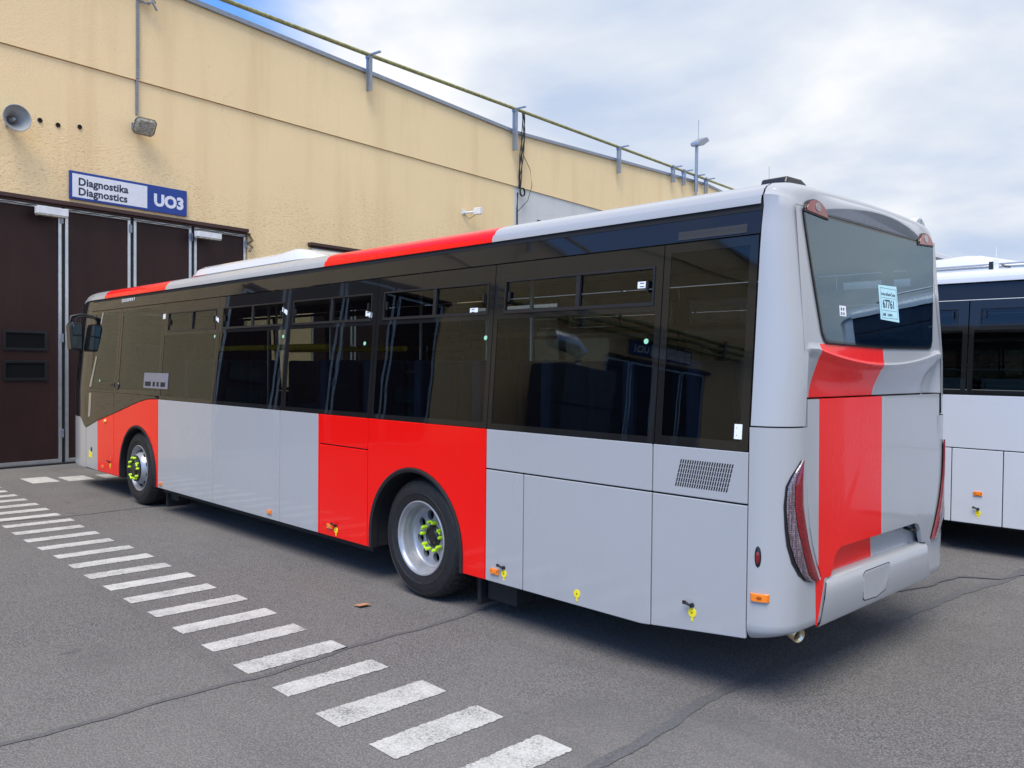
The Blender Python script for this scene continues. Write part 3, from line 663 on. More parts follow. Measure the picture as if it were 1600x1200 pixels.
def ring(prof, xs, xe, rx, ry, rz, sgn, phis, lean=None):
    """sweep a (y,z) left-to-right profile round the end of the bus; sgn=+1 rear, -1 front"""
    G = []
    for ph in phis:
        row = []
        for y, z in prof:
            k = 1-cos(ph); yy = 1.275 + (y-1.275)*(1 - ry*k/1.275); zz = z - rz*k*smooth(2.0, 2.95, z)
            ext = rx - (lean(z) if lean else 0); row.append((xs + sgn*ext*sin(ph), yy, zz))
        G.append(row)
    return G

# ------------------------------------------------------------------ the red and grey bus
E0 = (-6.1, 1.275, 0)
BUS = empty('city_bus', E0, E0, 0, 'red and light grey city bus with black window band, parked nose towards the brown gate', 'bus')
ZB = .325; XC = -.279; XF = -11.55
AF, AR = (-9.465, .43, .655), (-3.365, .455, .63)
g9 = .0045
S = [-11.04, -10.355, -8.757, -7.168, -5.598, -4.858, -4.832, -4.033, -2.477, -.943]
# front corner panel with the black swoop above it
swoop = [(-11.96, 1.09), (-11.90, 1.085), (-11.56, .933), (-11.04, 1.068), (-10.355, 1.205), (-9.427, 1.404), (-9.1, 1.452), (-8.757, 1.466)]
def sw(x):
    for (a, za), (b, zb) in zip(swoop, swoop[1:]):
        if a <= x <= b: return za+(zb-za)*(x-a)/(b-a)
    return 1.09
for fl in (False, True):
    P = lambda *a, **k: panel(BUS, 'side_panel', *a, flip=fl, **k)
    P([(XF, ZB+.01), (S[0]-g9, ZB)] + [(x, z-.004) for x, z in [(S[0]-g9, sw(S[0])), (XF, .936)]], GREY, label='light grey front corner panel')
    P([(S[0]+g9*0, ZB), (S[1]-g9, ZB), (S[1]-g9, sw(S[1])-.004), (S[0], sw(S[0])-.004)], RED, label='red panel ahead of the front wheel')
    a = arch(AF[0], AF[1], AF[2], ZB); P([(S[1]+g9, ZB)] + a + [(S[2]-g9, ZB), (S[2]-g9, sw(S[2])-.004), (-9.1, sw(-9.1)-.004), (-9.427, sw(-9.427)-.004), (S[1]+g9, sw(S[1])-.004)], RED, label='red panel over the front wheel')
    for i in (2, 3, 4): P(rect(S[i]+g9, S[i+1]-g9, ZB, ZW), GREY, label='light grey panel between the wheels')
    P(rect(S[5]-g9*.4, S[6]-g9*.6, ZB, ZW), RED); P(rect(S[6]+g9*.6, S[7]-g9, ZB, 1.177), RED, label='red flap ahead of the rear wheel'); P(rect(S[6]+g9*.6, S[7]-g9, 1.187, ZW), RED)
    a = arch(AR[0], AR[1], AR[2], ZB); P([(S[7]+g9, ZB)] + a + [(S[8]-g9, ZB), (S[8]-g9, ZW), (S[7]+g9, ZW)], RED, label='red panel over the rear wheel')
    P(rect(S[8]+g9, S[9]-g9, 1.169, ZW), GREY)
    P(rect(S[8]+g9, -2.081, ZB, 1.159), GREY, label='narrow light grey flap behind the rear wheel')
    P([(-2.071, ZB), (-1.02, ZB), (S[9]-g9, ZB+.008), (S[9]-g9, 1.159), (-2.071, 1.159)], GREY, label='wide light grey engine flap')
    # closed panel of the slotted grille; its slots are thin dark pieces laid on top
    P(rect(S[9]+g9, XC-g9, 1.169, ZW), GREY, label='light grey panel with slotted grille')
    P([(S[9]+g9, ZB+.010), (XC-g9, .405), (XC-g9, 1.159), (S[9]+g9, 1.159)], GREY)
    s_ = (lambda y: BW-y) if fl else (lambda y: y)
    bk = MB()
    for u, v in ((XF, -10.16), (-8.78, -4.03), (-2.70, XC)): bk.box(u, v, *sorted((s_(.024), s_(.05))), ZB+.1, ZW-.02)
    bk.build('inner_skin', DARK, BUS)
    m = MB()                                           # slots
    for i in range(22):
        for j in range(6):
            x0 = -.735 + i*.0167 - (5-j)*.006*0; z0 = 1.386 - j*.028 ; x0 += -j*.0068
            m.prism([(x0-.0045, z0-.0240), (x0+.0045, z0-.0240), (x0+.0115, z0), (x0+.0025, z0)], lambda a, b: (a, s_(-.0012), b), lambda a, b: (a, s_(.001), b))
    m.build('grille_slots', DARK, BUS)
    wheel(BUS, -9.526, .5, fl, True); wheel(BUS, -3.326, .5, fl, False)
    arch_trim(BUS, *AF, ZB, fl); arch_trim(BUS, *AR, ZB, fl)
    # ------- window band
    panel(BUS, 'upper_panel', rect(XF, XC-.002, ZBAND+.004, ZTOP-.004), FRIT, fl, bev=.002)
    m = MB(); m.box(XF, XC-.004, *sorted((s_(.11), s_(.16))), 2.84, 2.90); m.build('roof_gutter', DARK, BUS)
    m = MB(); m.prism(rect(-.837, -.366, 2.717, 2.768), lambda a, b: (a, s_(yl(b)-.003), b), lambda a, b: (a, s_(yl(b)+.002), b)); m.build('vent_grille', PERF, BUS)
    # black lower fairing under the driver's window
    panel(BUS, 'upper_panel', [(x, z+.004) for x, z in [(XF, .936)] + swoop[3:5]] + [(S[1]-g9, 1.492), (XF, 1.492)], FRIT, fl, bev=.002, label='black glossy panel under the driver window')
    panel(BUS, 'upper_panel', [(x, z+.004) for x, z in ((S[1]+g9, swoop[4][1]), *swoop[5:])] + [(-8.757, 1.475), (-8.9, 1.60-.1), (S[1]+g9, 1.335+.165)], FRIT, fl, bev=.002)
    seams = [-10.285, -8.735, -7.15, -5.54, -4.0, -2.473, -.933, XC-.004]
    hop = [(-8.60, -7.215, .52), (-7.04, -5.645, .51), (-5.46, -4.075, .52), (-3.90, -2.535, .52), (-2.36, -.995, .53)]
    gp = .0035
    frame_window(BUS, XF, seams[0]-gp, 1.496, ZBAND-.004, [(-11.35, -10.37, 1.53, 2.655)], fl)
    frame_window(BUS, seams[0]+gp, seams[1]-gp, 1.504, ZBAND-.004, [(-10.2, -8.80, 1.56, 2.655)], fl)
    for i in range(5):
        a, b = seams[i+1]+gp, seams[i+2]-gp; h = hop[i]
        if fl and i in (0, 2): frame_window(BUS, a, b, ZW+.004, ZBAND-.004, [(a+.06, b-.06, ZW+.05, 2.62)], fl)
        else: frame_window(BUS, a, b, ZW+.004, ZBAND-.004, [(a+.045, b-.045, ZW+.045, 2.285), (h[0], h[1], 2.325, 2.572, 'hop', h[2])], fl)
    frame_window(BUS, seams[6]+gp, seams[7]-gp, ZW+.004, ZBAND-.004, [(-.88, -.34, 1.52, 2.64)], fl)
    if fl:                                             # kerb side doors
        for u, v in ((-11.75, -10.45), (-7.1, -5.62)):
            d = MB(); c = (u+v)/2
            for p, q in ((u, c-.01), (c+.01, v)): d.prism(rect(p, q, .36, 2.55), lambda x, z: (x, BW-yl(z)+.012, z), lambda x, z: (x, BW-yl(z)-.002, z))
            dd = d.build('door', FRIT, BUS, bevel=.004)
            e_ = MB()
            for q in (c-.08, c+.08): e_.tube([(q, BW+.04, .8), (q, BW+.04, 1.5)], .015, 8)
            e_.build('handle', ALU, dd)
# wheel arches leave a dark belly between them
m = MB()
for u, v in ((-11.9, -10.18), (-8.74, -4.02), (-2.72, -.32)): m.box(u, v, .06, BW-.06, .42 if u > -3 else (.27 if u > -9 else .30), .60)
m.box(-11.9, -2.0, .63, BW-.63, .30, .60); m.box(-2.0, -.5, .63, BW-.63, .38, .60); m.build('chassis', DARK, BUS)
MB().box(-11.95, -.30, .05, BW-.05, 1.085, 1.12).build('cabin_floor', INTER, BUS)
MB().box(-.40, -.33, .1, BW-.1, 1.02, 2.0).build('engine_bulkhead', INTER, BUS)
for y in (.12, BW-.40):
    m = MB(); m.box(-2.70, -2.66, y, y+.28, .07, .34); m.box(-2.62, -2.30, y+.04, y+.24, .12, .30); m.build('mudflap', MATTE, BUS, bevel=.012)
    m = MB(); m.box(-8.80, -8.76, y, y+.3, .06, .34); m.box(-8.75, -8.5, y+.04, y+.3, .16, .32); m.build('mudflap', MATTE, BUS, bevel=.012)
# roof with red bands
rp = roof_profile(); full = rp + [(BW-y, z) for y, z in rp[::-1][1:]]
xr = [XF, -10.96, -8.70, -4.86, -2.47, XC-.006]
def redband(c): return 1 if (-10.97 < c[0] < -8.69 or -4.87 < c[0] < -2.46) else 0
P = []
for x in xr: P.append([(x + (.0 if x not in xr[1:5] else -.12*(1-smooth(.08, .30, min(y, BW-y)))*.6), y, z) for y, z in full])
mr = MB(); mr.grid(P, lambda c: redband((c[0]+.04, c[1]))); mr.build('roof', [GREY, RED], BUS, smooth=True, angle=50)
MB().box(XF+.05, -.35, .16, BW-.16, 2.82, 2.85).build('ceiling', INTER, BUS)
# front: grey lower corner, black windscreen, roof cap
phis = [i*pi/2/8 for i in range(9)]
lowp = [(0, z) for z in (ZB, .6, .85, 1.09)]; lowf = lowp + [(BW-y, z) for y, z in lowp[::-1]]
def close(G):
    last = G[-1]; n = len(last); out_ = []
    for i in range(n//2):
        a, b = Vector(last[i]), Vector(last[n-1-i]); out_.append([tuple(a.lerp(b, k/10) + Vector((-.05*(1-(2*k/10-1)**2), 0, 0))) for k in range(11)])
    return out_
def front(proff, mat, name):
    G = []
    for ph in [i*pi/2/14 for i in range(15)]: G += ring(proff(ph), XF-.004, 0, .80, .12, .10, -1, [ph])
    m = MB().grid(G); m.grid(close(G)); return m.build(name, mat, BUS, smooth=True, angle=60)
def swz(ph): return .933 + .157*smooth(0, .40, sin(ph))
def lowprof(ph):
    l = [(0, ZB + (swz(ph)-.004-ZB)*i/5) for i in range(6)]; return l + [(BW-y, z) for y, z in l[::-1]]
def upprof(ph):
    l = [(yl(z), z) for z in [swz(ph)+.004+(ZTOP-swz(ph)-.004)*i/9 for i in range(10)]]; return l + [(BW-y, z) for y, z in l[::-1]]
front(lowprof, GREY, 'front_bumper'); front(upprof, FRIT, 'windscreen')
capf = [p for p in full]
G = ring(full, XF-.004, 0, .76, .20, .16, -1, [i*pi/2/14 for i in range(15)]); m = MB().grid(G); m.grid(close(G)); m.build('front_roof_cap', GREY, BUS, smooth=True, angle=60)
m = MB(); m.prism(disc(-11.30, .62, .035), lambda a, b: (a, -.002, b), lambda a, b: (a, .001, b)); m.build('fog_lamp', DARK, BUS)
m = MB(); m.prism([(-11.42, .50), (-11.28, .49), (-11.27, .56), (-11.40, .60)], lambda a, b: (a, -.003, b), lambda a, b: (a, .001, b)); m.build('tag', TAGY, BUS)
# pale strips along the windscreen pillar
m = MB(); m.prism([(-11.45, 1.10), (-11.36, 1.12), (-11.30, 1.47), (-11.40, 1.47)], lambda a, b: (a, -.002, b), lambda a, b: (a, .001, b)); m.prism([(-11.41, 1.56), (-11.33, 1.56), (-11.17, 2.02), (-11.22, 2.02)], lambda a, b: (a, yl(b)-.002, b), lambda a, b: (a, yl(b)+.001, b))
m.prism([(-11.13, 2.50), (-11.07, 2.50), (-11.02, 2.67), (-11.07, 2.67)], lambda a, b: (a, yl(b)-.002, b), lambda a, b: (a, yl(b)+.001, b)); m.build('pillar_strips', ALU, BUS)
# mirrors
for fl in (False, True):
    s_ = (lambda y: BW-y) if fl else (lambda y: y)
    mb = MB(); b0 = sorted((s_(-.165), s_(.030))); XM = -11.84
    mb.prism([(b0[0]+.02, 2.12), (b0[1], 2.10), (b0[1]+.0, 2.47), (b0[1]-.02, 2.53), (b0[0]+.03, 2.55), (b0[0], 2.48)], lambda y, z: (XM-.12, y, z), lambda y, z: (XM+.10, y, z))
    mr_ = mb.build('mirror', BLACKP, BUS, bevel=.025)
    q = MB(); q.box(XM+.101, XM+.106, b0[0]+.035, b0[1]-.03, 2.14, 2.33); q.box(XM+.101, XM+.106, b0[0]+.035, b0[1]-.03, 2.35, 2.51); q.build('mirror_glass', plain('mirror_silver', (.16, .18, .18), .05, 1), mr_)
    q = MB()
    for i in range(5): yy = s_(.031); q.box(XM-.09, XM+.06, min(yy, s_(.036)), max(yy, s_(.036)), 2.14+i*.035, 2.156+i*.035)
    q.build('mirror_ribs', BLACKP, mr_)
    q = MB(); q.tube([(XM, s_(.10), 2.66), (XM, s_(.0), 2.66), (XM, s_(-.12), 2.63), (XM, s_(-.14), 2.50)], .025, 10); q.tube([(XM+.08, s_(.10), 2.63), (XM+.08, s_(-.02), 2.63), (XM+.08, s_(-.07), 2.60), (XM+.08, s_(-.08), 2.50)], .014, 8); q.build('mirror_arm', BLACKP, mr_, smooth=True)
# ------- rear of the bus
def XR(z): return -.06 - .085*max(0, z-2.05)
phr = [i*pi/2/12 for i in range(13)]
upz = [1.614, 1.8, 2.0, 2.2, 2.4, 2.6, 2.75, 2.86]
prof = [(yl(z), z) for z in upz] + [(y+.0, z) for y, z in rp[2:]]
prof = prof + [(BW-y, z) for y, z in prof[::-1][1:]]
G = ring(prof, XC+.004, 0, .216, .22, .06, 1, phr, lambda z: .085*max(0, z-2.05))
G_TOP = G[-1]; m = MB().grid(G); m.build('rear_roof_frame', GREY, BUS, smooth=True, angle=60)
for fl in (False, True):
    s_ = (lambda y: BW-y) if fl else (lambda y: y)
    zs = [.405, .412, .43, .46, .50, .58, .66, .695, .712, .73, .80, 1.0, 1.3, 1.585, 1.60, 1.606]
    P = []
    for z in zs:
        k = max(0, (.47-z)/.07); inn = .05*k*k; row = []
        for ph in phr:
            row.append((XC+.004 + (.216-inn)*sin(ph), s_(inn*.6*cos(ph) + .22*(1-cos(ph)) + inn*.4), z + .03*sin(ph)*k))
        ye = .43 + (z-.42)*.30 if z < .72 else .49 - (min(z, 1.2)-.72)*.40
        for q in range(1, 6): t = q/5; row.append((XC+.004+.216-inn + .006*t*(z < .715), s_(.22 + (ye-.22)*t), z+.03*k))
        P.append(row)
    MB().grid(P).build('rear_corner_panel', GREY, BUS, smooth=True, angle=60)
    # black joint between corner panels
    m = MB(); m.grid([[(XC+.01+.19*sin(ph), s_(.02+.20*(1-cos(ph))), z) for ph in phr] for z in (1.59, 1.63)]); m.build('joint', DARK, BUS)
    def cs(sv, z, o=0):
        if sv <= 1:
            a = sv*pi/2; nx, ny = sin(a), -cos(a); return (XC+.004+.216*sin(a)+o*nx, s_(.22*(1-cos(a))+o*ny), z)
        return (-.059+o, s_(.22+(sv-1)*.22), z)
    outl = [(1.425, .90), (1.40, .84), (1.335, .70), (1.282, .625), (1.175, .60), (1.05, .63), (.952, .68), (.85, .79), (.778, .94), (.735, 1.15), (.716, 1.45)]
    inn = [(1.425, .93), (1.40, .93), (1.335, .93), (1.282, .93), (1.175, .95), (1.05, 1.06), (.952, 1.22), (.85, 1.45), (.778, 1.65), (.735, 1.78), (.716, 1.86)]
    def light(f0, f1, mat, name, off, par=None, base=-.004):
        P = []
        for (z, a), (_, b) in zip(outl, inn):
            P.append([cs(a+(b-a)*(f0+(f1-f0)*q/8), z, off*sin(pi*max(.04, min(.96, (q/8))))**.35 + .002) for q in range(9)])
        return MB().grid(P).build(name, mat, BUS if par is None else par, smooth=True, angle=60)
    tl = light(-.10, 1.06, BLACKP, 'tail_light', .004)
    light(.02, .44, LENS, 'led_lens', .016, tl); light(.46, 1.05, REDL, 'red_lens', .018, tl)
    # oval side lamp and rear amber marker following the corner
    m = MB(); P = [[cs(.175+.055*q/4*sqrt(max(0, 1-(j/6)**2)), .881+.062*j/6, .009*(1-(j/6)**2)*(1-(q/4)**2)+.001) for q in range(-4, 5)] for j in range(-6, 7)]; m.grid(P); ol = m.build('side_lamp', BLACKP, BUS, smooth=True)
    m = MB(); P = [[cs(.178+.03*q/4*sqrt(max(0, 1-(j/6)**2)), .878+.034*j/6, .0125*(1-(j/6)**2*.3)) for q in range(-4, 5)] for j in range(-6, 7)]; m.grid(P); m.build('lamp_lens', REDL, ol, smooth=True)
    m = MB(); P = [[cs(.055+.315*q/8, .629+.046*j/2, .002 if (q in (0, 8) or j in (0, 2)) else .017) for q in range(9)] for j in range(3)]; P = [[cs(.055+.315*q/8, z, o if q not in (0, 8) else .001) for q in range(9)] for z, o in ((.629, .001), (.632, .015), (.672, .015), (.675, .001))]; m.grid(P)
    mk = m.build('side_marker', ORANGE, BUS, smooth=True, angle=30)
    m = MB()
    m.add([cs(.21+.055*cos(t_*pi/5)*(.6+.4*(t_ % 2)), .652+.013*sin(t_*pi/5)*(.6+.4*(t_ % 2)), .0162) for t_ in range(10)], [tuple(range(10))]); m.build('marker_moulding', plain('amber_dark', (.35, .06, .005), .3), mk)
# upper rear panel with window opening, visor and concave shelf
yc = 1.275
WT, WB_ = 2.845, 2.095
def wl(z): t = max(0, (WT-z)/(WT-WB_)); return .285 + .15*t**1.15
def nose(y): return 2.052 - .085*max(0, 1-(abs(y-yc)/.92)**2)
RT = sorted((p[1], p[2]) for p in G_TOP if p[2] > 2.80)
RT = [q for q in RT if q[0] <= yc+.001]
def top(y):
    u = min(y, BW-y); pts_ = [(a_, z_) for a_, z_ in RT]
    if u <= pts_[0][0]: return pts_[0][1]
    for (a_, za_), (b_, zb_) in zip(pts_, pts_[1:]):
        if a_ <= u <= b_: return max(za_, zb_) if b_-a_ < .02 else za_+(zb_-za_)*(u-a_)/(b_-a_)+.002
    return pts_[-1][1]+.002
def za(y): return 2.866 + max(.002, .072*(1-((y-yc)/.82)**2))
def amp(y): return .060*max(0, 1-((y-yc)/.82)**2)
ys = [.215+i*(.40-.215)/12 for i in range(12)] + [.40+i*(yc-.40)/40 for i in range(40)] + [yc+i*(BW-.40-yc)/40 for i in range(40)] + [BW-.40+i*.185/12 for i in range(13)]
P = []
def rows(n, zf0, zf1, xf):
    for k in range(n+1):
        t = k/n; P.append([(xf(y, t, zf0(y)+(zf1(y)-zf0(y))*t), y, zf0(y)+(zf1(y)-zf0(y))*t) for y in ys])
def side(y): return smooth(.225, .285, min(y, BW-y))
rows(26, lambda y: 1.770, nose, lambda y, t, z: XR(z)-.004 - side(y)*(.080*smooth(-.25, 1.0, 1-t) - .0125) + .010*side(y)*smooth(.80, 1, t) - .0125*side(y)*(1-t)*0)
rows(8, lambda y: nose(y)+.006, lambda y: 2.088, lambda y, t, z: XR(z)-.004 + .010*side(y)*(1-t)**1.5)
rows(40, lambda y: 2.089, lambda y: WT+.012, lambda y, t, z: XR(z)-.004)
rows(10, lambda y: WT+.013, za, lambda y, t, z: XR(z)-.004 + amp(y)*t**.8)
rows(12, lambda y: za(y)+.003, top, lambda y, t, z: XR(z)-.004 + amp(y)*(1-t**2.2))
m = MB().grid(P, lambda c: 1 if (.398 < c[1] < yc and c[2] < 2.085) else 0)
inwin = lambda y, z: WB_+.03 < z < WT-.03 and wl(z)+.03 < y < BW-wl(z)-.03
keep = []; km = []
for f, i in zip(m.f, m.mi):
    cy = sum(m.v[q][1] for q in f)/4; cz = sum(m.v[q][2] for q in f)/4
    if not inwin(cy, cz): keep.append(f); km.append(i)
m.f, m.mi = keep, km
m.build('rear_panel', [GREY, RED], BUS, smooth=True, angle=32)
# rear window: glass, black border
def wpt(y, z, o): return (XR(z)+o, y, z)
def wout(e):
    zs_ = [WT-e-(WT-WB_-2*e)*i/14 for i in range(15)]; l = [(wl(z)+e, z) for z in zs_]
    # rounded lower corners
    l2 = l[:-1] + [(l[-1][0]+.02, l[-1][1]+.008), (l[-1][0]+.06, l[-1][1]-.004)]
    bot = [(l2[-1][0]+(BW/2-l2[-1][0])*i/6, l2[-1][1]-.012*(i/6)) for i in range(1, 7)]
    half = l2 + bot; return half + [(BW-y, z) for y, z in half[::-1][1:]]
oo, ii = wout(0), wout(.055); n = len(oo)
m = MB(); m.add([wpt(y, z, .006) for y, z in oo]+[wpt(y, z, .006) for y, z in ii], [(i, (i+1) % n, n+(i+1) % n, n+i) for i in range(n)])
m.add([wpt(y, z, .006) for y, z in oo]+[wpt(y, z, -.02) for y, z in oo], [(i, (i+1) % n, n+(i+1) % n, n+i) for i in range(n)])
RW = m.build('rear_window', FRIT, BUS, fix=False)
m = MB(); m.add([wpt(y, z, .0065) for y, z in wout(.012)], [tuple(range(n))]); m.build('pane', REARG, RW, fix=False)
m = MB(); a_ = wout(-.008); m.add([wpt(y, z, .004) for y, z in a_]+[wpt(y, z, .004) for y, z in oo], [(i, (i+1) % n, n+(i+1) % n, n+i) for i in range(n)]); m.build('window_seal', MATTE, RW, fix=False)
# inner blinds and rear housing seen through the glass
m = MB(); xh = -.175
for q in ((1.50, 1.66, 2.13, 2.80), (2.00, 2.20, 2.13, 2.80), (1.6605, 1.9995, 2.13, 2.25), (1.6605, 1.9995, 2.64, 2.80)): m.box(xh, xh+.02, *q)
m.build('rear_housing', plain('grey_housing', (.30, .29, .33), .6), BUS)
pq = Vector(wpt(1.385, 2.27, .0075)); upv = Vector((-.085, 0, 1)).normalized()
m = MB(); PW, PH = .315, .235; m.prism([(1.25, 2.262), (1.545, 2.252), (1.535, 2.492), (1.243, 2.485)], lambda y, z: wpt(y, z, .0085), lambda y, z: wpt(y, z, .007)); pap = m.build('paper_notice', PAPER, BUS)
m = MB()
for a, b, c_, d in ((1.268, 1.525, 2.468, 2.4705), (1.268, 1.525, 2.272, 2.2745), (1.268, 1.2705, 2.272, 2.470), (1.5225, 1.525, 2.272, 2.47), (1.275, 1.515, 2.405, 2.407), (1.275, 1.515, 2.322, 2.324)): m.prism(rect(a, b, c_, d), lambda y, z: wpt(y, z, .0089), lambda y, z: wpt(y, z, .0085))
m.build('notice_rules', INK, pap)
for body, size, y, z, bd in (('Arriva Střední Čechy', .0265, 1.278, 2.422, .0006), ('67761', .078, 1.292, 2.340, .0018), ('LINE', .024, 1.285, 2.288, .001), ('LE00000', .022, 1.36, 2.288, .0004)):
    text(body, size, wpt(y, z, .0088), (0, 1, 0), tuple(upv), .0006, INK, 'lettering', pap, bold=bd)
m = MB(); m.prism(rect(.66, .745, 2.255, 2.318), lambda y, z: wpt(y, z, .0085), lambda y, z: wpt(y, z, .007)); st = m.build('sticker', LABEL, BUS)
m = MB(); [m.prism(rect(.675+q*.03, .69+q*.03, 2.262+.028*r_, 2.278+.028*r_), lambda y, z: wpt(y, z, .009), lambda y, z: wpt(y, z, .0085)) for q in range(2) for r_ in range(2)]; m.build('print', INK, st)
# high lamps over the rear window
for fl in (False, True):
    s_ = (lambda y: BW-y) if fl else (lambda y: y)
    def arcs(e): return [(.30+e, 2.838+e*.5), (.575-e, 2.822+e*.5)] + [(.4375+(.1375-e)*cos(pi*i/12), 2.826+e*.4+(.088-e*.8)*sin(pi*i/12)+.010*(1+cos(pi*(12-i)/12))*.5) for i in range(1, 12)]
    m = MB(); m.prism(arcs(-.008), lambda y, z: (XR(z)+.014, s_(y), z), lambda y, z: (XR(z)-.02, s_(y), z)); hl = m.build('high_lamp', BLACKP, BUS, bevel=.003)
    m = MB(); m.prism(arcs(.008), lambda y, z: (XR(z)+.0185, s_(y), z), lambda y, z: (XR(z)+.012, s_(y), z)); m.build('red_lens', REDL, hl, bevel=.003)
    m = MB(); m.prism([(.445+.035*cos(t_*pi/10), 2.878+.028*sin(t_*pi/10)) for t_ in range(20)], lambda y, z: (XR(z)+.021, s_(y), z), lambda y, z: (XR(z)+.018, s_(y), z)); m.build('white_lens', LENS, hl, bevel=.002)
# engine door
def door_out(e=0):
    L_ = [(.262, 1.763), (.262, 1.27), (.272, 1.15), (.295, 1.03), (.335, .92), (.385, .82), (.43, .75), (.445, .712), (.56, .712), (.585, .755), (.605, .81), (.64, .850), (.70, .868)]
    return L_ + [(BW-y, z) for y, z in L_[::-1]]
XD = -.052
full_d = door_out()
def clip(poly, y0, y1):
    def cut(pl, yv, keepgt):
        o = []
        for (a, b), (c, d) in zip(pl, pl[1:]+pl[:1]):
            ia, ic = (a >= yv) == keepgt, (c >= yv) == keepgt
            if ia: o.append((a, b))
            if ia != ic: t = (yv-a)/(c-a); o.append((yv, b+(d-b)*t))
        return o
    return cut(cut(poly, y0, True), y1, False)
def dx(z): return XD - .012*smooth(1.0, 1.75, z)
m = MB()
for y0, y1, mi in ((0, .40, 0), (.40, yc, 1), (yc, 3, 0)): m.prism(clip(full_d, y0, y1), lambda y, z: (dx(z), y, z), lambda y, z: (dx(z)-.03, y, z), mi)
ED = m.build('engine_door', [GREY, RED], BUS, bevel=0)
m = MB(); m.prism(rect(.50, yc, .66, .90), lambda y, z: (-.115-.05*(z-.66), y, z), lambda y, z: (-.15, y, z), 1); m.prism(rect(yc, 2.06, .66, .90), lambda y, z: (-.115-.05*(z-.66), y, z), lambda y, z: (-.15, y, z), 0); m.build('plate_recess', [GREY, RED], BUS)
m = MB(); m.tube([(-.11, 1.80, .835), (-.06, 1.80, .825)], .012, 8); m.tube([(-.07, 1.80, .825), (-.06, 1.85, .815)], .008, 8); m.box(-.075, -.05, 1.845, 1.875, .80, .825); m.build('key', BLACKP, BUS)
m = MB(); m.box(-.32, -.20, .25, BW-.25, .60, 1.78); m.build('engine_bay', DARK, BUS)
# bumper
bp_ = [(-.20, .716), (-.085, .708), (-.060, .700), (-.044, .680), (-.040, .60), (-.046, .46), (-.058, .435), (-.09, .425), (-.2, .43)]
P = []
for i in range(31):
    t = i/30; row = []
    for x, z in bp_:
        ya = .415 + (min(z, .705)-.42)*.30; row.append((x - .0, ya + (BW-2*ya)*t, z))
    P.append(row)
BP = MB().grid(P).build('rear_bumper', GREY, BUS, smooth=True, angle=40)
def bx(z): return -.040 - .006*max(0, (.60-z)/.14) - .004*max(0, (z-.6)/.08)
shp = lambda e: [(1.02+e, .485+e), (1.20-e*.5, .475+e), (1.335-e, .50+e), (1.375-e, .57), (1.39-e, .652-e), (1.375-e, .664-e), (1.03+e, .664-e), (1.0+e, .65-e), (1.0+e, .50+e)]
m = MB(); m.prism(shp(-.006), lambda y, z: (bx(z)+.0015, y, z), lambda y, z: (bx(z)-.01, y, z)); m.build('cover_joint', DARK, BP)
m = MB(); m.prism(shp(0), lambda y, z: (bx(z)+.004, y, z), lambda y, z: (bx(z)-.01, y, z)); m.build('tow_cover', GREY, BP, bevel=.002)
m = MB(); m.prism([(.375, .712), (.485, .712), (.40, .45), (.385, .45)], lambda y, z: (-.053, y, z), lambda y, z: (-.056, y, z)); m.prism([(.36, .735), (.47, .735), (.485, .713), (.375, .713)], lambda y, z: (-.055-.03*(z-.713)/.022, y, z), lambda y, z: (-.06-.03*(z-.713)/.022, y, z)); m.build('red_stripe', RED, BUS)
m = MB(); m.tube([(-.42, .36, .44), (-.26, .34, .425), (-.16, .30, .415), (-.10, .28, .402)], .042, 14, False); m.build('exhaust_pipe', BRASS, BUS, smooth=True, solid=.003)
# roof equipment
def pod(xa, xb, y0, y1, z0, z1, root, mat, name='roof_pod'):
    P = []
    for i in range(25):
        t = i/24; x = xa+(xb-xa)*t
        h = smooth(0, .12, t)*(1 - .62*smooth(.80, 1.0, t)); bump = .028*math.exp(-((t-.80)/.07)**2); w = .10*(1-smooth(0, .1, t)) + .12*smooth(.82, 1, t)
        zz = z0 + (z1-z0)*h + bump; row = []
        for y, z in ((y0+w, z0-.14), (y0+w, z0+.02), (y0+w+.02, z0+.045), (y0+w-.01, z0+.055), (y0+w+.03, z0+(zz-z0)*.62+.03), (y0+w+.10, z0+(zz-z0)*.9+.02), (y0+w+.25, zz), (y1-w-.25, zz), (y1-w-.1, z0+(zz-z0)*.9), (y1-w, z0+.04), (y1-w, z0-.14)): row.append((x, y, max(z0-.14, z) if z <= z0+.06 else z))
        P.append(row)
    m = MB().grid(P); m.add(P[0], [tuple(range(11))]); m.add(P[-1], [tuple(range(11))]); return m.build(name, mat, root, smooth=True, angle=35)
pod(-9.35, -5.75, .58, 1.97, 3.05, 3.225, BUS, WHITE)
m = MB(); m.prism([(.62, 3.0), (.95, 3.0), (.92, 3.10), (.80, 3.14), (.62, 3.135), (.60, 3.09)], lambda y, z: (-.40, y, z), lambda y, z: (-.58, y, z)); m.build('roof_sensor', BLACKP, BUS, bevel=.012)
m = MB(); m.tube([(-.55, .66, 3.1), (-.55, .66, 3.22)], .0016, 5); m.build('antenna', GALV, BUS)
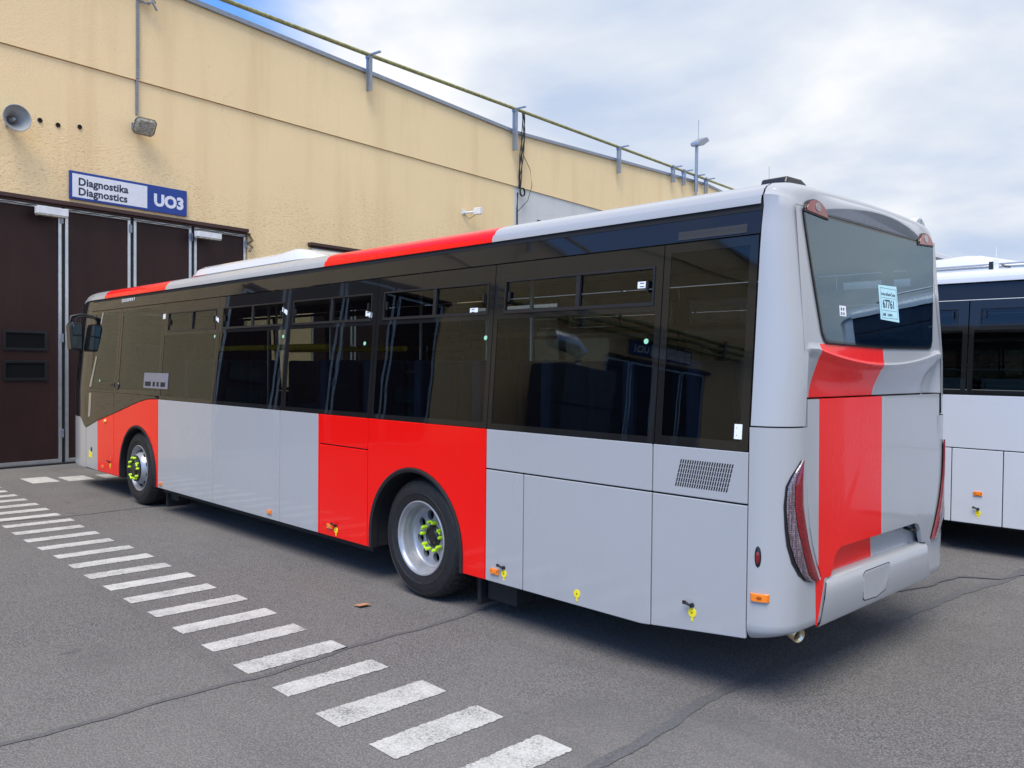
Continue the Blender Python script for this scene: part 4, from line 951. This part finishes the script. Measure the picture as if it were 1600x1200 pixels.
# inside of the bus
for i, x in enumerate([-8.2, -7.45, -5.0, -4.25, -3.5, -2.75, -2.0, -1.25, -.75]):
    for j, y in enumerate((.33, .78, 1.77, 2.22)):
        if x < -7 and j < 2 and i == 0: pass
        m = MB(); m.box(x-.05, x+.06, y-.205, y+.205, 1.32, 1.98); m.box(x-.45, x, y-.205, y+.205, 1.30, 1.40); m.box(x-.4, x-.05, y-.12, y+.12, 1.0, 1.30)
        st_ = m.build('seat', SEATC, BUS, bevel=.03)
for y in (.75, 1.80):
    m = MB(); m.tube([(-8.6, y, 2.13), (-7.3, y, 2.13)], .035, 8); m.tube([(-7.2, y, 2.13), (-5.9, y, 2.13)], .035, 8)
    m.build('handrail', YEL, BUS)
for x, y in ((-7.25, .75), (-5.85, .75), (-7.25, 1.8), (-5.6, 1.8), (-4.4, 1.75), (-9.0, 1.8), (-2.8, .8)):
    m = MB(); m.tube([(x, y, 1.0), (x, y, 2.83)], .017, 8); m.build('grab_pole', ALU, BUS)
m = MB(); m.tube([(-4.75, .55, 1.1), (-4.75, .55, 1.75), (-4.6, .55, 1.86), (-4.1, .55, 1.87), (-3.95, .55, 1.87)], .016, 8); m.build('grab_rail', ALU, BUS, smooth=True)
m = MB(); m.box(-10.2, -10.1, .2, 1.1, 1.0, 2.2); m.box(-11.0, -10.5, .35, .85, 1.0, 1.5); m.box(-10.62, -10.5, .35, .85, 1.5, 2.1); m.build('driver_cab', SEATC, BUS, bevel=.03)
# small fittings on the visible side
for x, z in ((-10.80, .408), (-8.66, .385), (-5.80, .40), (-4.64, .420), (-2.365, .408)): marker(BUS, x, z)
keytag(BUS, -10.50, .455); keytag(BUS, -4.535, .395); keytag(BUS, -2.268, .408); keytag(BUS, -1.552, .405, False); keytag(BUS, -.637, .477)
m = MB(); m.lathe([(.0, -.03), (.02, -.028), (.033, -.012), (.036, .002)], (-10.69, 0, 1.075), 'y', 20); m.build('indicator', ORANGE, BUS, smooth=True)
m = MB(); m.lathe([(.0, -.012), (.06, -.012), (.068, .01)], (-10.245, .012, 1.60), 'y', 24); m.build('filler_cap', BLACKP, BUS, smooth=True)
m = MB(); m.prism(rect(-10.56, -10.46, 1.60, 1.625), lambda a, b: (a, yl(b)-.004, b), lambda a, b: (a, yl(b)+.002, b)); m.prism(rect(-10.40, -10.34, 1.58, 1.64), lambda a, b: (a, yl(b)-.012, b), lambda a, b: (a, yl(b)+.002, b)); m.build('handle', BLACKP, BUS)
def sticker(pts, mat=LABEL, lines=2):
    m = MB(); m.prism(pts, lambda a, b: (a, yl(b)-.0025, b), lambda a, b: (a, yl(b)+.001, b)); o = m.build('sticker', mat, BUS)
    if lines:
        (x0, z0), (x1, z1) = min(pts), max(pts); m = MB()
        zs_ = [p[1] for p in pts]; a, b = min(zs_), max(zs_)
        for i in range(lines): z = a + (b-a)*(.25+.5*i/max(1, lines-1)); m.prism(rect(x0+.018, x1-.035, z-.0028, z+.0028), lambda p, q: (p, yl(q)-.0032, q), lambda p, q: (p, yl(q)-.002, q))
        m.build('print', INK, o)
    return o
for x, z, w, h, sk in ((-8.735, 2.53, .09, .075, 0), (-7.19, 2.445, .11, .055, .02), (-5.63, 2.475, .12, .055, .02), (-4.12, 2.385, .115, .055, .01), (-2.70, 2.36, .105, .05, 0), (-1.085, 2.46, .10, .05, 0), (-.352, 1.575, .058, .10, 0)):
    w *= .85; h *= .85
    sticker([(x-w/2, z-h/2+sk), (x+w/2, z-h/2-sk), (x+w/2, z+h/2-sk), (x-w/2, z+h/2+sk)])
for x, z in ((-7.22, 2.245), (-5.63, 2.215), (-4.155, 2.125), (-2.545, 2.148), (-1.037, 2.10), (-10.98, 1.66)):
    m = MB(); m.prism(disc(x, z, .017), lambda a, b: (a, yl(b)-.0025, b), lambda a, b: (a, yl(b)+.001, b)); m.build('sticker', GREENT, BUS)
sticker(rect(-9.27, -8.47, 1.60, 1.80), plain('grey_panel', (.17, .18, .22), .3), 0)  # flat grey rectangle on the side glass, dark squares on it
m = MB()
for a, b in ((-9.22, -9.02), (-8.96, -8.88), (-8.83, -8.76), (-8.70, -8.55)): m.prism(rect(a, b, 1.625, 1.685), lambda p, q: (p, yl(q)-.0032, q), lambda p, q: (p, yl(q)-.002, q))
m.build('dark_squares', DARK, BUS)
text('CROSSWAY', .062, (-10.33, yl(2.79)-.003, 2.79), (1, 0, 0), (0, .0715, 1), .002, LABEL, 'lettering', BUS, space=1.75, bold=.002)

# ------------------------------------------------------------------ white coach type, parked behind; copies stand further along the row
def white_bus(loc, label):
    E = (-6, 1.275, 0); zw = 1.68
    r = empty('white_bus', loc, E, 0, label, 'bus', 'white buses parked in a row')
    zb = .325
    def P(o_, fl, lab=None): return panel(r, 'side_panel', o_, WHITE, flip=fl, zw=zw, label=lab)
    for fl in (False, True):
        s_ = (lambda y: BW-y) if fl else (lambda y: y)
        ca, cb = arch(-9.526, .45, .64, zb), arch(-3.9, .45, .64, zb)
        P([(-11.97, zb)] + ca + [(-8.8, zb), (-8.8, zw-.006), (-11.97, zw-.006)], fl)
        P(rect(-8.79, -6.7, zb, zw-.006), fl); P(rect(-6.69, -4.6, zb, zw-.006), fl)
        P([(-4.59, zb)] + cb + [(-3.2, zb), (-3.2, 1.105), (-4.59, 1.105)], fl)
        P(rect(-4.59, -1.2, 1.115, zw-.006), fl); P(rect(-1.19, XC, 1.115, zw-.006), fl)
        P(rect(-3.19, -2.705, zb, 1.105), fl); P(rect(-2.695, -1.2, zb, 1.105), fl); P(rect(-1.19, XC, zb+.04, 1.105), fl)
        bk = MB()
        for u, v in ((-11.9, -10.2), (-8.85, -4.56), (-3.24, XC)): bk.box(u, v, *sorted((s_(.024), s_(.05))), zb+.1, zw-.03)
        bk.build('inner_skin', DARK, r)
        m = MB(); m.grid([[(x, s_(yl(z, zw)), z) for z in (2.685, ZTOP)] for x in (-11.97, XC)]); m.build('upper_panel', FRIT, r, fix=False)
        se = [-11.97, -9.6, -7.9, -6.3, -4.65, -3.07, -1.45, XC]
        for a, b in zip(se, se[1:]):
            a += .006; b -= .006
            frame_window(r, a, b, zw+.002, 2.675, [(a+.05, b-.05, zw+.05, 2.36), (a+.10, b-.10, 2.40, 2.595, 'hop', .5)] if b-a > 1.3 and b > -9 else [(a+.05, b-.05, zw+.05, 2.62)], fl, zw=zw)
        for cx in (-9.526, -3.9): wheel(r, cx, .5, fl, cx < -6); arch_trim(r, cx, .45, .64, zb, fl)
    m = MB(); m.box(-11.9, -.3, .63, BW-.63, .3, .6); m.box(-8.78, -4.6, .06, BW-.06, .3, .6); m.box(-3.2, -.3, .06, BW-.06, .3, .6); m.box(-11.9, -.3, .08, BW-.08, 1.1, 1.3); m.build('chassis', DARK, r)
    rp2 = roof_profile(.085, 2.868); f2 = rp2 + [(BW-y, z) for y, z in rp2[::-1][1:]]
    P2 = [[(x, y, z) for y, z in f2] for x in (-11.97, -6, XC)]; MB().grid(P2).build('roof', WHITE, r, smooth=True, angle=50)
    for sg, xs, mats in ((1, XC, WHITE), (-1, -11.97, WHITE)):
        prof_ = [(yl(z, zw), z) for z in (zb+.05, 1.0, zw, 2.2, 2.6, 2.86)] + f2[1:12]; prof_ = prof_ + [(BW-y, z) for y, z in prof_[::-1][1:]]
        G = ring(prof_, xs, 0, .22, .22, .10, sg, phr); m = MB().grid(G); last = G[-1]; n_ = len(last)
        m.grid([[tuple(Vector(last[i]).lerp(Vector(last[n_-1-i]), k/6)) for k in range(7)] for i in range(n_//2)]); m.build('end_panel', mats, r, smooth=True, angle=50)
        x = xs + sg*.224; m = MB(); m.prism(rect(.32, BW-.32, 1.25 if sg < 0 else 2.0, 2.75), lambda y, z: (x, y, z), lambda y, z: (x-sg*.02, y, z)); m.build('end_window', FRIT, r, bevel=.01)
        m = MB()
        for y in (.25, BW-.45): m.prism(rect(y, y+.2, .62, 1.2 if sg > 0 else .8), lambda a, b: (x+sg*.004, a, b), lambda a, b: (x-sg*.02, a, b))
        m.build('tail_light' if sg > 0 else 'headlight', REDL if sg > 0 else LENS, r, bevel=.008)
    pod(-6.2, -2.55, .58, 1.97, 3.03, 3.20, r, WHITE)
    for x in (-8.2, -5.2, -2.93): marker(r, x, .645)
    keytag(r, -2.925, .44)
    return r
Y2 = 5.38
WBUS = white_bus((2.2-6, Y2+1.275, 0), 'white bus with black windows parked next to the red and grey bus')
m = MB()
RAILX = [(x-2.2, .42, 3.085+.004*sin(x)) for x in [-9, -6, -4, -2.5, -1.2, -.6, .4, 1.6]]
m.tube(RAILX, .011, 6); rw = m.build('roof_wire', GALV, WBUS)
m = MB()
for x in (-8, -5, -2.95, -.62): x0 = x; m.box(x0-.045, x0-.005, .405, .435, 3.01, 3.11, 1); m.box(x0, x0+.05, .41, .43, 2.99, 3.13, 0); m.tube([(x0+.02, .42, 3.11), (x0+.02, .42, 3.27)], .004, 5, mi=0); m.tube([(x0+.07, .42, 3.085), (x0+.11, .42, 3.05), (x0+.16, .42, 3.04)], .012, 6, mi=1)
m.build('wire_clamp', [LAMPW, BLACKP], WBUS)
for i, lab in enumerate(('second white bus of the parked row, beyond the one beside the red and grey bus', 'third white bus of the parked row, hidden behind the others')):
    c = copy_tree(WBUS); c.location = (2.2-6+1.2*(i+1), Y2+1.275+3.6*(i+1), 0); c['label'] = lab
